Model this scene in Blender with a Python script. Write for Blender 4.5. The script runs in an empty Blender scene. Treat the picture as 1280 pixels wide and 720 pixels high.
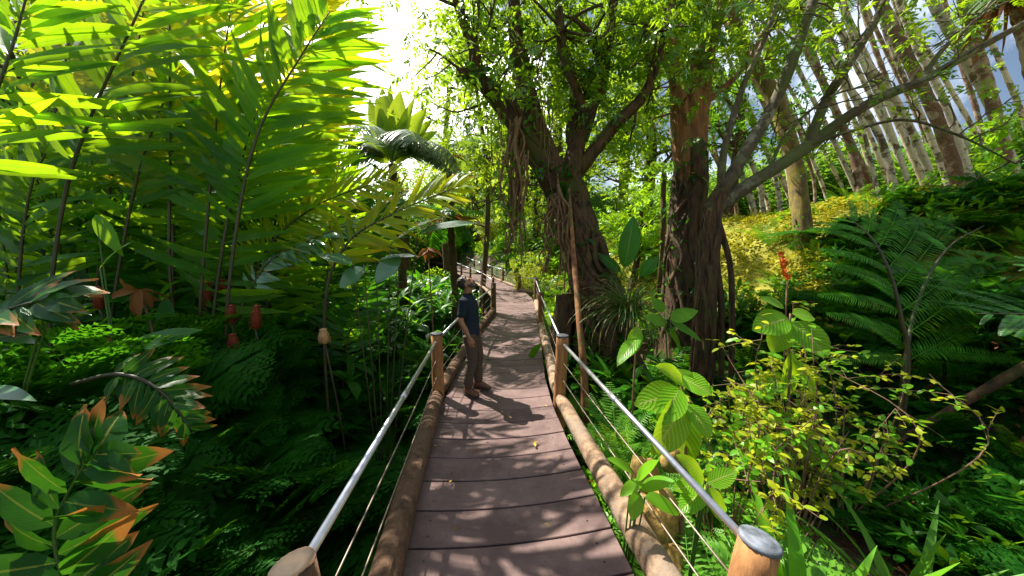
import bpy, math, random
import numpy as np
from mathutils import Vector, Matrix

SC = bpy.context.scene
COL = SC.collection
R = math.radians
rng = np.random.default_rng(7)
random.seed(7)

# ------------------------------------------------------------------ camera
CAM = np.array([0.0, 0.0, 2.05]); FPX = 400.0; PITCH = R(5.7)
_f = np.array([0, math.cos(PITCH), -math.sin(PITCH)])
_u = np.array([0, math.sin(PITCH), math.cos(PITCH)])
_r = np.array([1.0, 0, 0])

def at(px, py, D):
    return CAM + D * (_f + _r * (px - 640) / FPX + _u * (360 - py) / FPX)

# ------------------------------------------------------------------ helpers
def nrm(a):
    a = np.asarray(a, float)
    return a / np.maximum(np.linalg.norm(a, axis=-1, keepdims=True), 1e-9)

def vec(*a): return np.array(a, float)

class MB:
    """collects quads and triangles of one mesh"""
    def __init__(self):
        self.v = []; self.q = []; self.qu = []; self.qm = []; self.t = []; self.tm = []; self.tu = []; self.n = 0
    def add(self, V, Q=None, UV=None, T=None, m=0):
        V = np.asarray(V, float).reshape(-1, 3)
        if Q is not None and len(Q):
            Q = np.asarray(Q, int)
            self.q.append(Q + self.n); self.qm.append(np.full(len(Q), m))
            self.qu.append(np.zeros((len(Q), 4, 2)) if UV is None else np.asarray(UV, float))
        if T is not None and len(T):
            T = np.asarray(T, int)
            self.t.append(T + self.n); self.tm.append(np.full(len(T), m))
        self.v.append(V); self.n += len(V)
    def merge(self):
        V = np.concatenate(self.v) if self.v else np.zeros((0, 3))
        Q = np.concatenate(self.q) if self.q else np.zeros((0, 4), int)
        QU = np.concatenate(self.qu) if self.qu else np.zeros((0, 4, 2))
        QM = np.concatenate(self.qm) if self.qm else np.zeros(0, int)
        T = np.concatenate(self.t) if self.t else np.zeros((0, 3), int)
        TM = np.concatenate(self.tm) if self.tm else np.zeros(0, int)
        return V, Q, QU, QM, T, TM
    def scatter(self, proto, mats):
        """copies of a merged proto under (n,4,4) matrices"""
        V, Q, QU, QM, T, TM = proto
        M = np.asarray(mats, float); n = len(M)
        if n == 0: return
        W = np.einsum('nij,vj->nvi', M[:, :3, :3], V) + M[:, None, :3, 3]
        off = (np.arange(n) * len(V))[:, None, None]
        if len(Q):
            self.q.append((Q[None] + off).reshape(-1, 4) + self.n)
            self.qu.append(np.tile(QU, (n, 1, 1))); self.qm.append(np.tile(QM, n))
        if len(T):
            self.t.append((T[None] + off).reshape(-1, 3) + self.n); self.tm.append(np.tile(TM, n))
        self.v.append(W.reshape(-1, 3)); self.n += n * len(V)
    def mesh(self, name, mats, origin=(0, 0, 0), smooth=True):
        V, Q, QU, QM, T, TM = self.merge()
        me = bpy.data.meshes.new(name)
        V = V - np.asarray(origin, float)
        nq, nt = len(Q), len(T)
        me.vertices.add(len(V)); me.vertices.foreach_set('co', V.astype(np.float32).ravel())
        me.loops.add(nq * 4 + nt * 3); me.polygons.add(nq + nt)
        me.loops.foreach_set('vertex_index', np.concatenate([Q.ravel(), T.ravel()]).astype(np.int32))
        ls = np.concatenate([np.arange(nq) * 4, nq * 4 + np.arange(nt) * 3]).astype(np.int32)
        me.polygons.foreach_set('loop_start', ls)
        me.polygons.foreach_set('material_index', np.concatenate([QM, TM]).astype(np.int32))
        me.polygons.foreach_set('use_smooth', np.full(nq + nt, smooth))
        uv = me.uv_layers.new(name='UVMap')
        u = np.concatenate([QU.reshape(-1, 2), np.zeros((nt * 3, 2))]).astype(np.float32)
        uv.data.foreach_set('uv', u.ravel())
        if not isinstance(mats, (list, tuple)): mats = [mats]
        for m in mats: me.materials.append(m)
        me.update(calc_edges=True)
        return me
    def build(self, name, mats, parent=None, origin=None, smooth=True):
        if origin is None:
            origin = tuple(world_loc(parent)) if parent is not None else (0, 0, 0)
        o = bpy.data.objects.new(name, self.mesh(name, mats, origin, smooth))
        COL.objects.link(o)
        if parent is not None: o.parent = parent
        else: o.location = origin
        return o

def world_loc(o):
    p = Vector((0, 0, 0))
    while o is not None:
        p = p + o.location; o = o.parent
    return p

def tag(o, label=None, cat=None, group=None, kind=None):
    if label: o['label'] = label
    if cat: o['category'] = cat
    if group: o['group'] = group
    if kind: o['kind'] = kind
    return o

def thing(name, label, cat, loc=(0, 0, 0), group=None):
    o = bpy.data.objects.new(name, None); COL.objects.link(o); o.location = tuple(float(c) for c in loc)
    o.empty_display_size = 0.2
    return tag(o, label, cat, group)

def copy_tree(o, parent=None):
    c = o.copy(); COL.objects.link(c)
    if parent is not None: c.parent = parent
    for ch in list(o.children): copy_tree(ch, c)
    return c

def place(root, loc, rz=0.0, s=1.0, tilt=(0, 0), label=None, cat=None, group=None):
    root.location = tuple(float(c) for c in loc); root.rotation_euler = (tilt[0], tilt[1], rz)
    root.scale = (s, s, s) if not hasattr(s, '__len__') else s
    return tag(root, label, cat, group)

# ------------------------------------------------------------------ geometry makers
def smooth_path(P, n):
    """Catmull-Rom through P, n samples"""
    P = np.asarray(P, float)
    if len(P) == 2:
        t = np.linspace(0, 1, n)[:, None]; return P[0] * (1 - t) + P[1] * t
    E = np.vstack([2 * P[0] - P[1], P, 2 * P[-1] - P[-2]])
    seg = len(P) - 1
    out = []
    for x in np.linspace(0, seg, n):
        i = min(int(x), seg - 1); t = x - i
        p0, p1, p2, p3 = E[i], E[i + 1], E[i + 2], E[i + 3]
        out.append(0.5 * ((2 * p1) + (-p0 + p2) * t + (2 * p0 - 5 * p1 + 4 * p2 - p3) * t * t + (-p0 + 3 * p1 - 3 * p2 + p3) * t ** 3))
    return np.array(out)

def frames(P):
    T = nrm(np.gradient(P, axis=0))
    ref = vec(0, 0, 1) if abs(T[0][2]) < 0.9 else vec(1, 0, 0)
    A = np.cross(T[0], ref); A /= np.linalg.norm(A)
    As = []
    for i in range(len(P)):
        A = A - T[i] * np.dot(A, T[i]); A = A / max(np.linalg.norm(A), 1e-9); As.append(A)
    As = np.array(As); Bs = np.cross(T, As)
    return T, As, Bs

def tube(mb, P, rad, n=8, cap=True, m=0, rough=0.0, seed=0, lobes=0, lobe_amp=0.0):
    P = np.asarray(P, float); k = len(P)
    r = np.interp(np.linspace(0, 1, k), np.linspace(0, 1, len(rad)), rad) if hasattr(rad, '__len__') else np.full(k, rad)
    T, A, B = frames(P)
    a = np.linspace(0, 2 * np.pi, n, endpoint=False)
    rr = np.repeat(r[:, None], n, 1)
    if rough or lobes:
        g = np.random.default_rng(seed)
        ph = g.uniform(0, 6.28, 4); kk = np.arange(k)[:, None]
        w = np.sin(a[None] * 2 + kk * .5 + ph[0]) + np.sin(a[None] * 3 - kk * .37 + ph[1]) + .7 * np.sin(a[None] * 5 + kk * .9 + ph[2])
        rr = rr * (1 + rough * w * .5 + lobe_amp * np.sin(a[None] * lobes + kk * .12 + ph[3]))
        rr = rr * (1 + rough * .5 * g.standard_normal((k, n)) * .5)
    V = P[:, None] + rr[..., None] * (np.cos(a)[None, :, None] * A[:, None] + np.sin(a)[None, :, None] * B[:, None])
    i = np.arange(k - 1)[:, None]; j = np.arange(n)[None]; j2 = (j + 1) % n
    Q = np.stack([i * n + j, i * n + j2, (i + 1) * n + j2, (i + 1) * n + j], -1).reshape(-1, 4)
    L = np.concatenate([[0], np.cumsum(np.linalg.norm(np.diff(P, axis=0), axis=1))])
    u0 = (j / n + 0 * i).ravel(); u1 = ((j + 1) / n + 0 * i).ravel(); v0 = (L[:-1, None] + 0 * j).ravel(); v1 = (L[1:, None] + 0 * j).ravel()
    UV = np.stack([np.stack([u0, v0], -1), np.stack([u1, v0], -1), np.stack([u1, v1], -1), np.stack([u0, v1], -1)], 1)
    Vf = V.reshape(-1, 3); Tn = None
    if cap:
        Vf = np.vstack([Vf, P[0], P[-1]]); c0, c1 = k * n, k * n + 1; b = (k - 1) * n
        jj = np.arange(n); j3 = (jj + 1) % n
        Tn = np.concatenate([np.stack([np.full(n, c0), j3, jj], -1), np.stack([np.full(n, c1), b + jj, b + j3], -1)])
    mb.add(Vf, Q, UV, Tn, m)

def lathe(mb, c, prof, n=16, m=0, axis=(0, 0, 1)):
    """prof: list of (r, h) along axis from c"""
    ax = nrm(vec(*axis)); ref = vec(1, 0, 0) if abs(ax[0]) < .9 else vec(0, 1, 0)
    A = nrm(np.cross(ax, ref)); B = np.cross(ax, A)
    a = np.linspace(0, 2 * np.pi, n, endpoint=False); k = len(prof)
    V = np.array([np.asarray(c) + ax * h + r * (np.cos(t) * A + np.sin(t) * B) for r, h in prof for t in a])
    Q = [(i * n + j, i * n + (j + 1) % n, (i + 1) * n + (j + 1) % n, (i + 1) * n + j) for i in range(k - 1) for j in range(n)]
    UV = [((j / n, i / k), ((j + 1) / n, i / k), ((j + 1) / n, (i + 1) / k), (j / n, (i + 1) / k)) for i in range(k - 1) for j in range(n)]
    mb.add(V, Q, UV, None, m)

def box(mb, c, sx, sy, sz, rz=0.0, m=0, bev=0.0):
    """bevelled box centred on c"""
    hx, hy, hz = sx / 2, sy / 2, sz / 2
    b = bev if bev else min(hx, hy, hz) * .05
    ca, sa = math.cos(rz), math.sin(rz)
    lay = []
    for z, ins in ((-hz, b), (-hz + b, 0), (hz - b, 0), (hz, b)):
        x, y = hx - ins, hy - ins
        for X, Y in ((-x, -y), (x, -y), (x, y), (-x, y)): lay.append((c[0] + X * ca - Y * sa, c[1] + X * sa + Y * ca, c[2] + z))
    Q = [(3, 2, 1, 0), (12, 13, 14, 15)]
    for i in range(3):
        for j in range(4): Q.append((i * 4 + j, i * 4 + (j + 1) % 4, (i + 1) * 4 + (j + 1) % 4, (i + 1) * 4 + j))
    mb.add(lay, Q, None, None, m)

PROF = {
    'lance': lambda t: np.sin(np.pi * np.clip(t, 0, 1) ** .72) ** .85,
    'ovate': lambda t: np.sin(np.pi * np.clip(t, 0, 1) ** .85) ** .75,
    'oblong': lambda t: np.clip(1 - np.abs(2 * t - 1) ** 3.2, 0, 1) ** .8,
    'blade': lambda t: np.minimum(1, 6 * t + .25) * np.clip(1 - t, 0, 1) ** .5,
    'tri': lambda t: np.minimum(1, 8 * t + .3) * (1 - t) ** .85,
    'paddle': lambda t: np.where(t < .12, .08, np.sin(np.pi * np.clip((t - .1) / .9, 0, 1) ** .62) ** .6),
    'rach': lambda t: 1 - .75 * t,
}

def curve_pts(P, D, N, L, a, t):
    D = nrm(D); S = nrm(np.cross(D, N)); N = np.cross(S, D)
    a = np.where(np.abs(a) < 1e-3, 1e-3, a)
    at_ = a[:, None] * t[None]
    sn, cs = np.sin(at_), np.cos(at_)
    C = P[:, None] + L[:, None, None] * (D[:, None] * (sn / a[:, None])[..., None] - N[:, None] * ((1 - cs) / a[:, None])[..., None])
    T = D[:, None] * cs[..., None] - N[:, None] * sn[..., None]
    Nt = N[:, None] * cs[..., None] + D[:, None] * sn[..., None]
    return C, T, Nt, S

def _bc(x, n): return np.broadcast_to(np.asarray(x, float), (n,)).astype(float)

def leaves(mb, P, D, N, L, W, droop=0.4, k=4, prof='lance', fold=.18, m=0, wave=0.0):
    P = np.atleast_2d(np.asarray(P, float)); n = len(P)
    if n == 0: return
    D = np.broadcast_to(np.asarray(D, float), (n, 3)); N = np.broadcast_to(np.asarray(N, float), (n, 3))
    L, W, a = _bc(L, n), _bc(W, n), _bc(droop, n)
    t = np.linspace(0, 1, k)
    C, T, Nt, S = curve_pts(P, D, N, L, a, t)
    w = np.maximum(PROF[prof](t), .03)[None] * W[:, None] / 2
    wv = 0
    if wave:
        g = np.random.default_rng(n * 13 + k)
        wv = wave * W[:, None] * np.sin(t[None] * 14 + g.uniform(0, 6.28, (n, 1)))
    l = C + S[:, None] * w[..., None] + Nt * (fold * w + wv)[..., None]
    r = C - S[:, None] * w[..., None] + Nt * (fold * w - wv)[..., None]
    V = np.stack([l, C, r], 2).reshape(-1, 3)
    i = (np.arange(n) * k * 3)[:, None] + (np.arange(k - 1) * 3)[None]
    Q = np.stack([np.stack([i + 1, i, i + 3, i + 4], -1), np.stack([i + 2, i + 1, i + 4, i + 5], -1)], 2).reshape(-1, 4)
    v0 = np.broadcast_to(t[:-1], (n, k - 1)); v1 = np.broadcast_to(t[1:], (n, k - 1)); h = np.full_like(v0, .5); z = np.zeros_like(v0); o = np.ones_like(v0)
    U1 = np.stack([np.stack([h, v0], -1), np.stack([z, v0], -1), np.stack([z, v1], -1), np.stack([h, v1], -1)], -2)
    U2 = np.stack([np.stack([o, v0], -1), np.stack([h, v0], -1), np.stack([h, v1], -1), np.stack([o, v1], -1)], -2)
    mb.add(V, Q, np.stack([U1, U2], 2).reshape(-1, 4, 2), None, m)

def diamonds(mb, P, D, N, L, W, m=0):
    """one-face leaflets"""
    n = len(P); D = nrm(D); S = nrm(np.cross(D, N)); L, W = _bc(L, n)[:, None], _bc(W, n)[:, None]
    V = np.stack([P, P + D * L * .42 + S * W / 2, P + D * L, P + D * L * .42 - S * W / 2], 1).reshape(-1, 3)
    Q = np.arange(n * 4).reshape(-1, 4)
    mb.add(V, Q, np.tile(np.array([[(.5, 0), (0, .42), (.5, 1), (1, .42)]]), (n, 1, 1)), None, m)

def pinnae(P, D, N, L, a, ts, ang, ratio, jit=.06, both=True, lift=0.0):
    """leaflet frames along curves: returns P, D, N, ratio*L"""
    n = len(P)
    C, T, Nt, S = curve_pts(P, D, N, L, a, ts)
    k = len(ts); out = []
    ang = np.broadcast_to(np.asarray(ang, float), (k,)); rt = np.broadcast_to(np.asarray(ratio, float), (k,))
    for s in (1, -1):
        A = ang[None] + rng.normal(0, jit, (n, k))
        Dd = T * np.cos(A)[..., None] + s * S[:, None] * np.sin(A)[..., None] + Nt * lift
        Ll = L[:, None] * rt[None] * (1 + rng.normal(0, jit, (n, k)))
        Nn = Nt + rng.normal(0, jit * 1.5, (n, k, 3))
        out.append((C.reshape(-1, 3), Dd.reshape(-1, 3), Nn.reshape(-1, 3), Ll.ravel()))
    return tuple(np.concatenate([o[i] for o in out]) for i in range(4))

def rachis(mb, P, D, N, L, a, w, k=7, m=0):
    leaves(mb, P, D, N, L, w, a, k, 'rach', .6, m)

def rot_mats(pos, rz, s, tx=None, ty=None):
    n = len(pos); rz = np.asarray(rz, float); s = _bc(s, n)
    tx = np.zeros(n) if tx is None else tx; ty = np.zeros(n) if ty is None else ty
    M = np.zeros((n, 4, 4)); c, sn = np.cos(rz), np.sin(rz)
    Z = np.zeros((n, 3, 3)); Z[:, 0, 0] = c; Z[:, 0, 1] = -sn; Z[:, 1, 0] = sn; Z[:, 1, 1] = c; Z[:, 2, 2] = 1
    X = np.zeros((n, 3, 3)); X[:, 0, 0] = 1; X[:, 1, 1] = np.cos(tx); X[:, 1, 2] = -np.sin(tx); X[:, 2, 1] = np.sin(tx); X[:, 2, 2] = np.cos(tx)
    Y = np.zeros((n, 3, 3)); Y[:, 1, 1] = 1; Y[:, 0, 0] = np.cos(ty); Y[:, 0, 2] = np.sin(ty); Y[:, 2, 0] = -np.sin(ty); Y[:, 2, 2] = np.cos(ty)
    M[:, :3, :3] = (Y @ X @ Z) * s[:, None, None]; M[:, :3, 3] = pos; M[:, 3, 3] = 1
    return M

# ------------------------------------------------------------------ materials
def new_mat(name):
    m = bpy.data.materials.new(name); m.use_nodes = True
    nt = m.node_tree; nt.nodes.clear()
    out = nt.nodes.new('ShaderNodeOutputMaterial')
    return m, nt, out

def N_(nt, typ, **kw):
    n = nt.nodes.new(typ)
    for k, v in kw.items():
        if k.startswith('i_'): n.inputs[k[2:].replace('_', ' ')].default_value = v
        else: setattr(n, k, v)
    return n

def c4(c): return (c[0], c[1], c[2], 1.0)

def mixc(nt, fac, a, b, typ='MIX'):
    n = nt.nodes.new('ShaderNodeMix'); n.data_type = 'RGBA'; n.blend_type = typ
    if hasattr(fac, 'is_linked') or hasattr(fac, 'links'): nt.links.new(fac, n.inputs[0])
    else: n.inputs[0].default_value = fac
    for s, v in ((6, a), (7, b)):
        if isinstance(v, (tuple, list)): n.inputs[s].default_value = c4(v)
        else: nt.links.new(v, n.inputs[s])
    return n.outputs[2]

def math_(nt, op, a, b=None, clamp=False):
    n = nt.nodes.new('ShaderNodeMath'); n.operation = op; n.use_clamp = clamp
    for i, v in enumerate((a, b)):
        if v is None: continue
        if isinstance(v, (int, float)): n.inputs[i].default_value = v
        else: nt.links.new(v, n.inputs[i])
    return n.outputs[0]

def ramp(nt, fac, stops):
    n = nt.nodes.new('ShaderNodeValToRGB'); e = n.color_ramp.elements
    while len(e) < len(stops): e.new(.5)
    for x, (p, c) in zip(e, stops): x.position = p; x.color = c4(c) if len(c) == 3 else c
    nt.links.new(fac, n.inputs[0]); return n.outputs[0]

def leaf_mat(name, dark, light, trans, tf=.42, rough=.42, spec=.25, midrib=None, tip=None, tip_at=.72, veins=0.0, vein_n=16.0, glow=1.0):
    """two-sided leaf: gloss on top, light passing through"""
    m, nt, out = new_mat(name); lk = nt.links.new
    geo = N_(nt, 'ShaderNodeNewGeometry'); oi = N_(nt, 'ShaderNodeObjectInfo')
    tc = N_(nt, 'ShaderNodeTexCoord')
    rnd = math_(nt, 'FRACT', math_(nt, 'ADD', geo.outputs['Random Per Island'], oi.outputs['Random']))
    no = N_(nt, 'ShaderNodeTexNoise', i_Scale=1.7, i_Detail=2.0); lk(tc.outputs['Object'], no.inputs['Vector'])
    f = math_(nt, 'ADD', math_(nt, 'MULTIPLY', rnd, .65), math_(nt, 'MULTIPLY', math_(nt, 'SUBTRACT', no.outputs[0], .3), .8), True)
    col = mixc(nt, f, dark, light); tr = mixc(nt, f, tuple(c * .75 for c in trans), trans)
    sx = N_(nt, 'ShaderNodeSeparateXYZ'); lk(tc.outputs['UV'], sx.inputs[0])
    u, v = sx.outputs[0], sx.outputs[1]
    au = math_(nt, 'ABSOLUTE', math_(nt, 'SUBTRACT', u, .5))
    bump = None
    if veins:
        w = math_(nt, 'SINE', math_(nt, 'MULTIPLY', math_(nt, 'SUBTRACT', v, math_(nt, 'MULTIPLY', au, .55)), vein_n * 6.283))
        vm = math_(nt, 'POWER', math_(nt, 'ADD', math_(nt, 'MULTIPLY', w, .5), .5), 7.0)
        col = mixc(nt, math_(nt, 'MULTIPLY', vm, veins), col, tuple(min(1, c * 2.2 + .02) for c in light))
        tr = mixc(nt, math_(nt, 'MULTIPLY', vm, veins * .6), tr, tuple(min(1, c * 1.3) for c in trans))
        bump = w
    if midrib:
        mr = math_(nt, 'LESS_THAN', au, .035)
        col = mixc(nt, mr, col, midrib); tr = mixc(nt, math_(nt, 'MULTIPLY', mr, .5), tr, midrib)
    if tip:
        n2 = N_(nt, 'ShaderNodeTexNoise', i_Scale=9.0, i_Detail=3.0); lk(tc.outputs['Object'], n2.inputs['Vector'])
        e = math_(nt, 'ADD', math_(nt, 'ADD', v, math_(nt, 'MULTIPLY', au, .35)), math_(nt, 'MULTIPLY', math_(nt, 'SUBTRACT', n2.outputs[0], .5), .75))
        e = math_(nt, 'ADD', e, math_(nt, 'MULTIPLY', math_(nt, 'SUBTRACT', rnd, .5), .35))
        tm = math_(nt, 'MULTIPLY', math_(nt, 'SUBTRACT', e, tip_at), 6.0, True)
        col = mixc(nt, tm, col, tip); tr = mixc(nt, tm, tr, tuple(min(1, c * 1.2) for c in tip))
    n4 = N_(nt, 'ShaderNodeTexNoise', i_Scale=7.0, i_Detail=5.0, i_Roughness=.7); lk(tc.outputs['Object'], n4.inputs['Vector'])
    bl = math_(nt, 'MULTIPLY', math_(nt, 'SUBTRACT', n4.outputs[0], .60), 5.0, True)
    col = mixc(nt, math_(nt, 'MULTIPLY', bl, .55), col, (.16, .15, .02)); tr = mixc(nt, math_(nt, 'MULTIPLY', bl, .5), tr, (.42, .34, .02))
    shd = math_(nt, 'ADD', .68, math_(nt, 'MULTIPLY', n4.outputs[0], .62)); vl = nt.nodes.new('ShaderNodeVectorMath'); vl.operation = 'SCALE'
    lk(tr, vl.inputs[0]); lk(shd, vl.inputs['Scale']); tr = vl.outputs[0]
    p = N_(nt, 'ShaderNodeBsdfPrincipled', i_Roughness=rough)
    p.inputs['Specular IOR Level'].default_value = spec
    lk(col, p.inputs['Base Color'])
    if bump is not None:
        b = N_(nt, 'ShaderNodeBump', i_Strength=.35, i_Distance=.004); lk(bump, b.inputs['Height']); lk(b.outputs[0], p.inputs['Normal'])
    t = N_(nt, 'ShaderNodeBsdfTranslucent'); lk(tr, t.inputs['Color'])
    mx = N_(nt, 'ShaderNodeMixShader'); mx.inputs[0].default_value = tf
    lk(p.outputs[0], mx.inputs[1]); lk(t.outputs[0], mx.inputs[2]); lk(mx.outputs[0], out.inputs[0])
    return m

def bark_mat(name, a, b, moss=None, moss_amt=.5, scale=6.0, stretch=.25, bump=.6, rough=.85, blotch=None):
    m, nt, out = new_mat(name); lk = nt.links.new
    tc = N_(nt, 'ShaderNodeTexCoord')
    mp = N_(nt, 'ShaderNodeMapping'); mp.inputs['Scale'].default_value = (scale, scale, scale * stretch); lk(tc.outputs['Object'], mp.inputs[0])
    n1 = N_(nt, 'ShaderNodeTexNoise', i_Scale=2.0, i_Detail=8.0, i_Roughness=.65); lk(mp.outputs[0], n1.inputs['Vector'])
    col = ramp(nt, n1.outputs[0], [(.32, a), (.68, b)])
    if blotch:
        n3 = N_(nt, 'ShaderNodeTexNoise', i_Scale=3.2, i_Detail=5.0, i_Roughness=.6); lk(tc.outputs['Object'], n3.inputs['Vector'])
        col = mixc(nt, ramp(nt, n3.outputs[0], [(.5, (0, 0, 0)), (.58, (1, 1, 1))]), col, blotch)
    if moss:
        n2 = N_(nt, 'ShaderNodeTexNoise', i_Scale=1.6, i_Detail=6.0, i_Roughness=.7); lk(tc.outputs['Object'], n2.inputs['Vector'])
        mm = ramp(nt, n2.outputs[0], [(.62 - moss_amt * .3, (0, 0, 0)), (.74 - moss_amt * .3, (1, 1, 1))])
        col = mixc(nt, mm, col, moss)
    p = N_(nt, 'ShaderNodeBsdfPrincipled', i_Roughness=rough); lk(col, p.inputs['Base Color'])
    bp = N_(nt, 'ShaderNodeBump', i_Strength=bump, i_Distance=.03); lk(n1.outputs[0], bp.inputs['Height']); lk(bp.outputs[0], p.inputs['Normal'])
    lk(p.outputs[0], out.inputs[0]); return m

def plain_mat(name, col, rough=.6, metal=0.0, var=.25, scale=12.0, bump=0.0, spec=.5):
    m, nt, out = new_mat(name); lk = nt.links.new
    tc = N_(nt, 'ShaderNodeTexCoord')
    n1 = N_(nt, 'ShaderNodeTexNoise', i_Scale=scale, i_Detail=6.0, i_Roughness=.6); lk(tc.outputs['Object'], n1.inputs['Vector'])
    c = ramp(nt, n1.outputs[0], [(.3, tuple(x * (1 - var) for x in col)), (.7, tuple(min(1, x * (1 + var)) for x in col))])
    p = N_(nt, 'ShaderNodeBsdfPrincipled', i_Roughness=rough, i_Metallic=metal); lk(c, p.inputs['Base Color'])
    p.inputs['Specular IOR Level'].default_value = spec
    if bump:
        bp = N_(nt, 'ShaderNodeBump', i_Strength=bump, i_Distance=.01); lk(n1.outputs[0], bp.inputs['Height']); lk(bp.outputs[0], p.inputs['Normal'])
    lk(p.outputs[0], out.inputs[0]); return m

M = {}
G1 = dict(rough=.36)
M['ginger'] = leaf_mat('ginger_leaf', (.010, .10, .005), (.04, .20, .010), (.50, .82, .010), tf=.64, rough=.33, midrib=(.10, .26, .03), veins=.12, vein_n=22)
M['ginger_yellow'] = leaf_mat('ginger_leaf_yellowing', (.05, .20, .01), (.22, .34, .012), (.90, .86, .02), tf=.66, rough=.4, midrib=(.35, .4, .05), tip=(.55, .38, .03), tip_at=.9)
M['ginger_tip'] = leaf_mat('ginger_leaf_scorched', (.012, .10, .008), (.04, .20, .012), (.16, .45, .012), tf=.4, rough=.36, midrib=(.22, .34, .04), tip=(.46, .19, .035), tip_at=.80)
M['ginger_scorch'] = leaf_mat('ginger_leaf_scorched_dark', (.008, .06, .006), (.02, .12, .008), (.08, .28, .01), tf=.28, rough=.34, midrib=(.22, .26, .03), veins=.05, vein_n=30, tip=(.36, .14, .025), tip_at=.80)
M['silver'] = leaf_mat('ginger_leaf_silvery', (.05, .16, .06), (.12, .26, .13), (.2, .4, .1), tf=.3, rough=.24, spec=.9)
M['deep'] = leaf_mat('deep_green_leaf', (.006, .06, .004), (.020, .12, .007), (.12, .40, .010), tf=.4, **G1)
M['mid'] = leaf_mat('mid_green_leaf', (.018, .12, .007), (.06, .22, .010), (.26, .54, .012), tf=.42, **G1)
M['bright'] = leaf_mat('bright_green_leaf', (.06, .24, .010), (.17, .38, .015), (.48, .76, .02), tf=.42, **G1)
M['yellowgreen'] = leaf_mat('yellow_green_leaf', (.16, .28, .010), (.44, .44, .016), (.75, .76, .02), tf=.45, rough=.45)
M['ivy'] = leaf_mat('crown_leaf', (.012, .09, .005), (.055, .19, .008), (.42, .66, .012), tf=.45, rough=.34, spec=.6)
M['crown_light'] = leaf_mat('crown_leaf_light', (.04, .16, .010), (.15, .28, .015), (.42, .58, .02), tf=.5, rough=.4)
M['far'] = leaf_mat('far_leaf', (.03, .12, .015), (.10, .24, .02), (.28, .48, .03), tf=.4, rough=.5)
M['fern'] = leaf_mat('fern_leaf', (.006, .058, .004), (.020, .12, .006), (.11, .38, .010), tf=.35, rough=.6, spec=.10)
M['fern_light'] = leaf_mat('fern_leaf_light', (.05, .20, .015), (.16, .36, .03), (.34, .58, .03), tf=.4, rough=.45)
M['treefern'] = leaf_mat('tree_fern_leaf', (.014, .12, .004), (.05, .22, .008), (.28, .60, .012), tf=.42, rough=.45, spec=.25)
M['treefern_pale'] = leaf_mat('tree_fern_leaf_silvery', (.012, .08, .008), (.045, .15, .022), (.08, .28, .03), tf=.3, rough=.36, spec=.45)
M['broad'] = leaf_mat('broad_veined_leaf', (.07, .23, .010), (.16, .36, .014), (.52, .78, .02), tf=.48, rough=.34, midrib=(.35, .42, .10), veins=.45, vein_n=11)
M['broad_dark'] = leaf_mat('broad_dark_leaf', (.010, .10, .008), (.03, .17, .012), (.14, .42, .015), tf=.38, rough=.28, midrib=(.10, .25, .05), veins=.15, vein_n=16)
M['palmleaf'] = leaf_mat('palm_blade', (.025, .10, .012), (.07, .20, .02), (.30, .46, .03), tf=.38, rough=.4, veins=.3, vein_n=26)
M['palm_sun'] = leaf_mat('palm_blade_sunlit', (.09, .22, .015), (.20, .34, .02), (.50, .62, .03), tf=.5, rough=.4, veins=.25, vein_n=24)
M['palm_grey'] = leaf_mat('palm_blade_greyish', (.07, .12, .07), (.17, .22, .15), (.2, .3, .15), tf=.25, rough=.35, spec=.8)
M['dead'] = leaf_mat('dead_leaf', (.10, .035, .010), (.26, .11, .03), (.30, .12, .02), tf=.25, rough=.7, spec=.2)
M['deadyellow'] = leaf_mat('fallen_yellow_leaf', (.40, .26, .03), (.60, .45, .08), (.5, .35, .05), tf=.2, rough=.6)
M['orange'] = leaf_mat('orange_leaf', (.45, .16, .01), (.65, .34, .02), (.7, .35, .02), tf=.4, rough=.45)
M['grass'] = leaf_mat('tuft_blade', (.03, .09, .015), (.12, .20, .05), (.25, .36, .05), tf=.35, rough=.4, tip=(.28, .20, .10), tip_at=.85)
M['moss'] = leaf_mat('bank_plant', (.09, .16, .008), (.40, .33, .02), (.55, .50, .02), tf=.35, rough=.7, spec=.2)
M['bark_dark'] = bark_mat('dark_mossy_bark', (.009, .0045, .002), (.115, .056, .018), moss=(.055, .060, .007), moss_amt=.35, scale=7)
M['bark_red'] = bark_mat('reddish_bark', (.10, .035, .012), (.34, .15, .05), moss=(.06, .10, .02), moss_amt=.25, scale=5)
M['bark_branch'] = bark_mat('lichen_branch_bark', (.028, .020, .011), (.12, .09, .048), moss=(.075, .09, .018), moss_amt=.45, scale=7, blotch=(.20, .18, .12))
M['bark_palm'] = bark_mat('pale_palm_bark', (.34, .28, .21), (.68, .60, .48), scale=9, stretch=2.4, bump=.5, blotch=(.11, .075, .05), moss=(.20, .19, .07), moss_amt=.15)
M['bark_palm_red'] = bark_mat('brown_palm_bark', (.07, .035, .02), (.26, .14, .08), scale=8, stretch=2.4, bump=.5, blotch=(.33, .25, .18))
M['bark_yellow'] = bark_mat('yellow_moss_bark', (.07, .045, .015), (.22, .15, .045), moss=(.22, .18, .02), moss_amt=.5, scale=5)
M['root'] = bark_mat('aerial_root_bark', (.07, .035, .016), (.26, .15, .075), scale=9, stretch=.15)
M['stalk'] = bark_mat('dark_stalk', (.020, .016, .008), (.055, .050, .014), scale=6, bump=.2, rough=.5)
M['greenstalk'] = bark_mat('green_stalk', (.03, .08, .012), (.07, .15, .02), scale=6, bump=.2, rough=.5)
M['twig'] = bark_mat('brown_twig', (.10, .055, .03), (.24, .14, .08), scale=9, bump=.2)
M['cone'] = plain_mat('red_cone_bract', (.24, .036, .008), .65, var=.5, scale=30)
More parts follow.
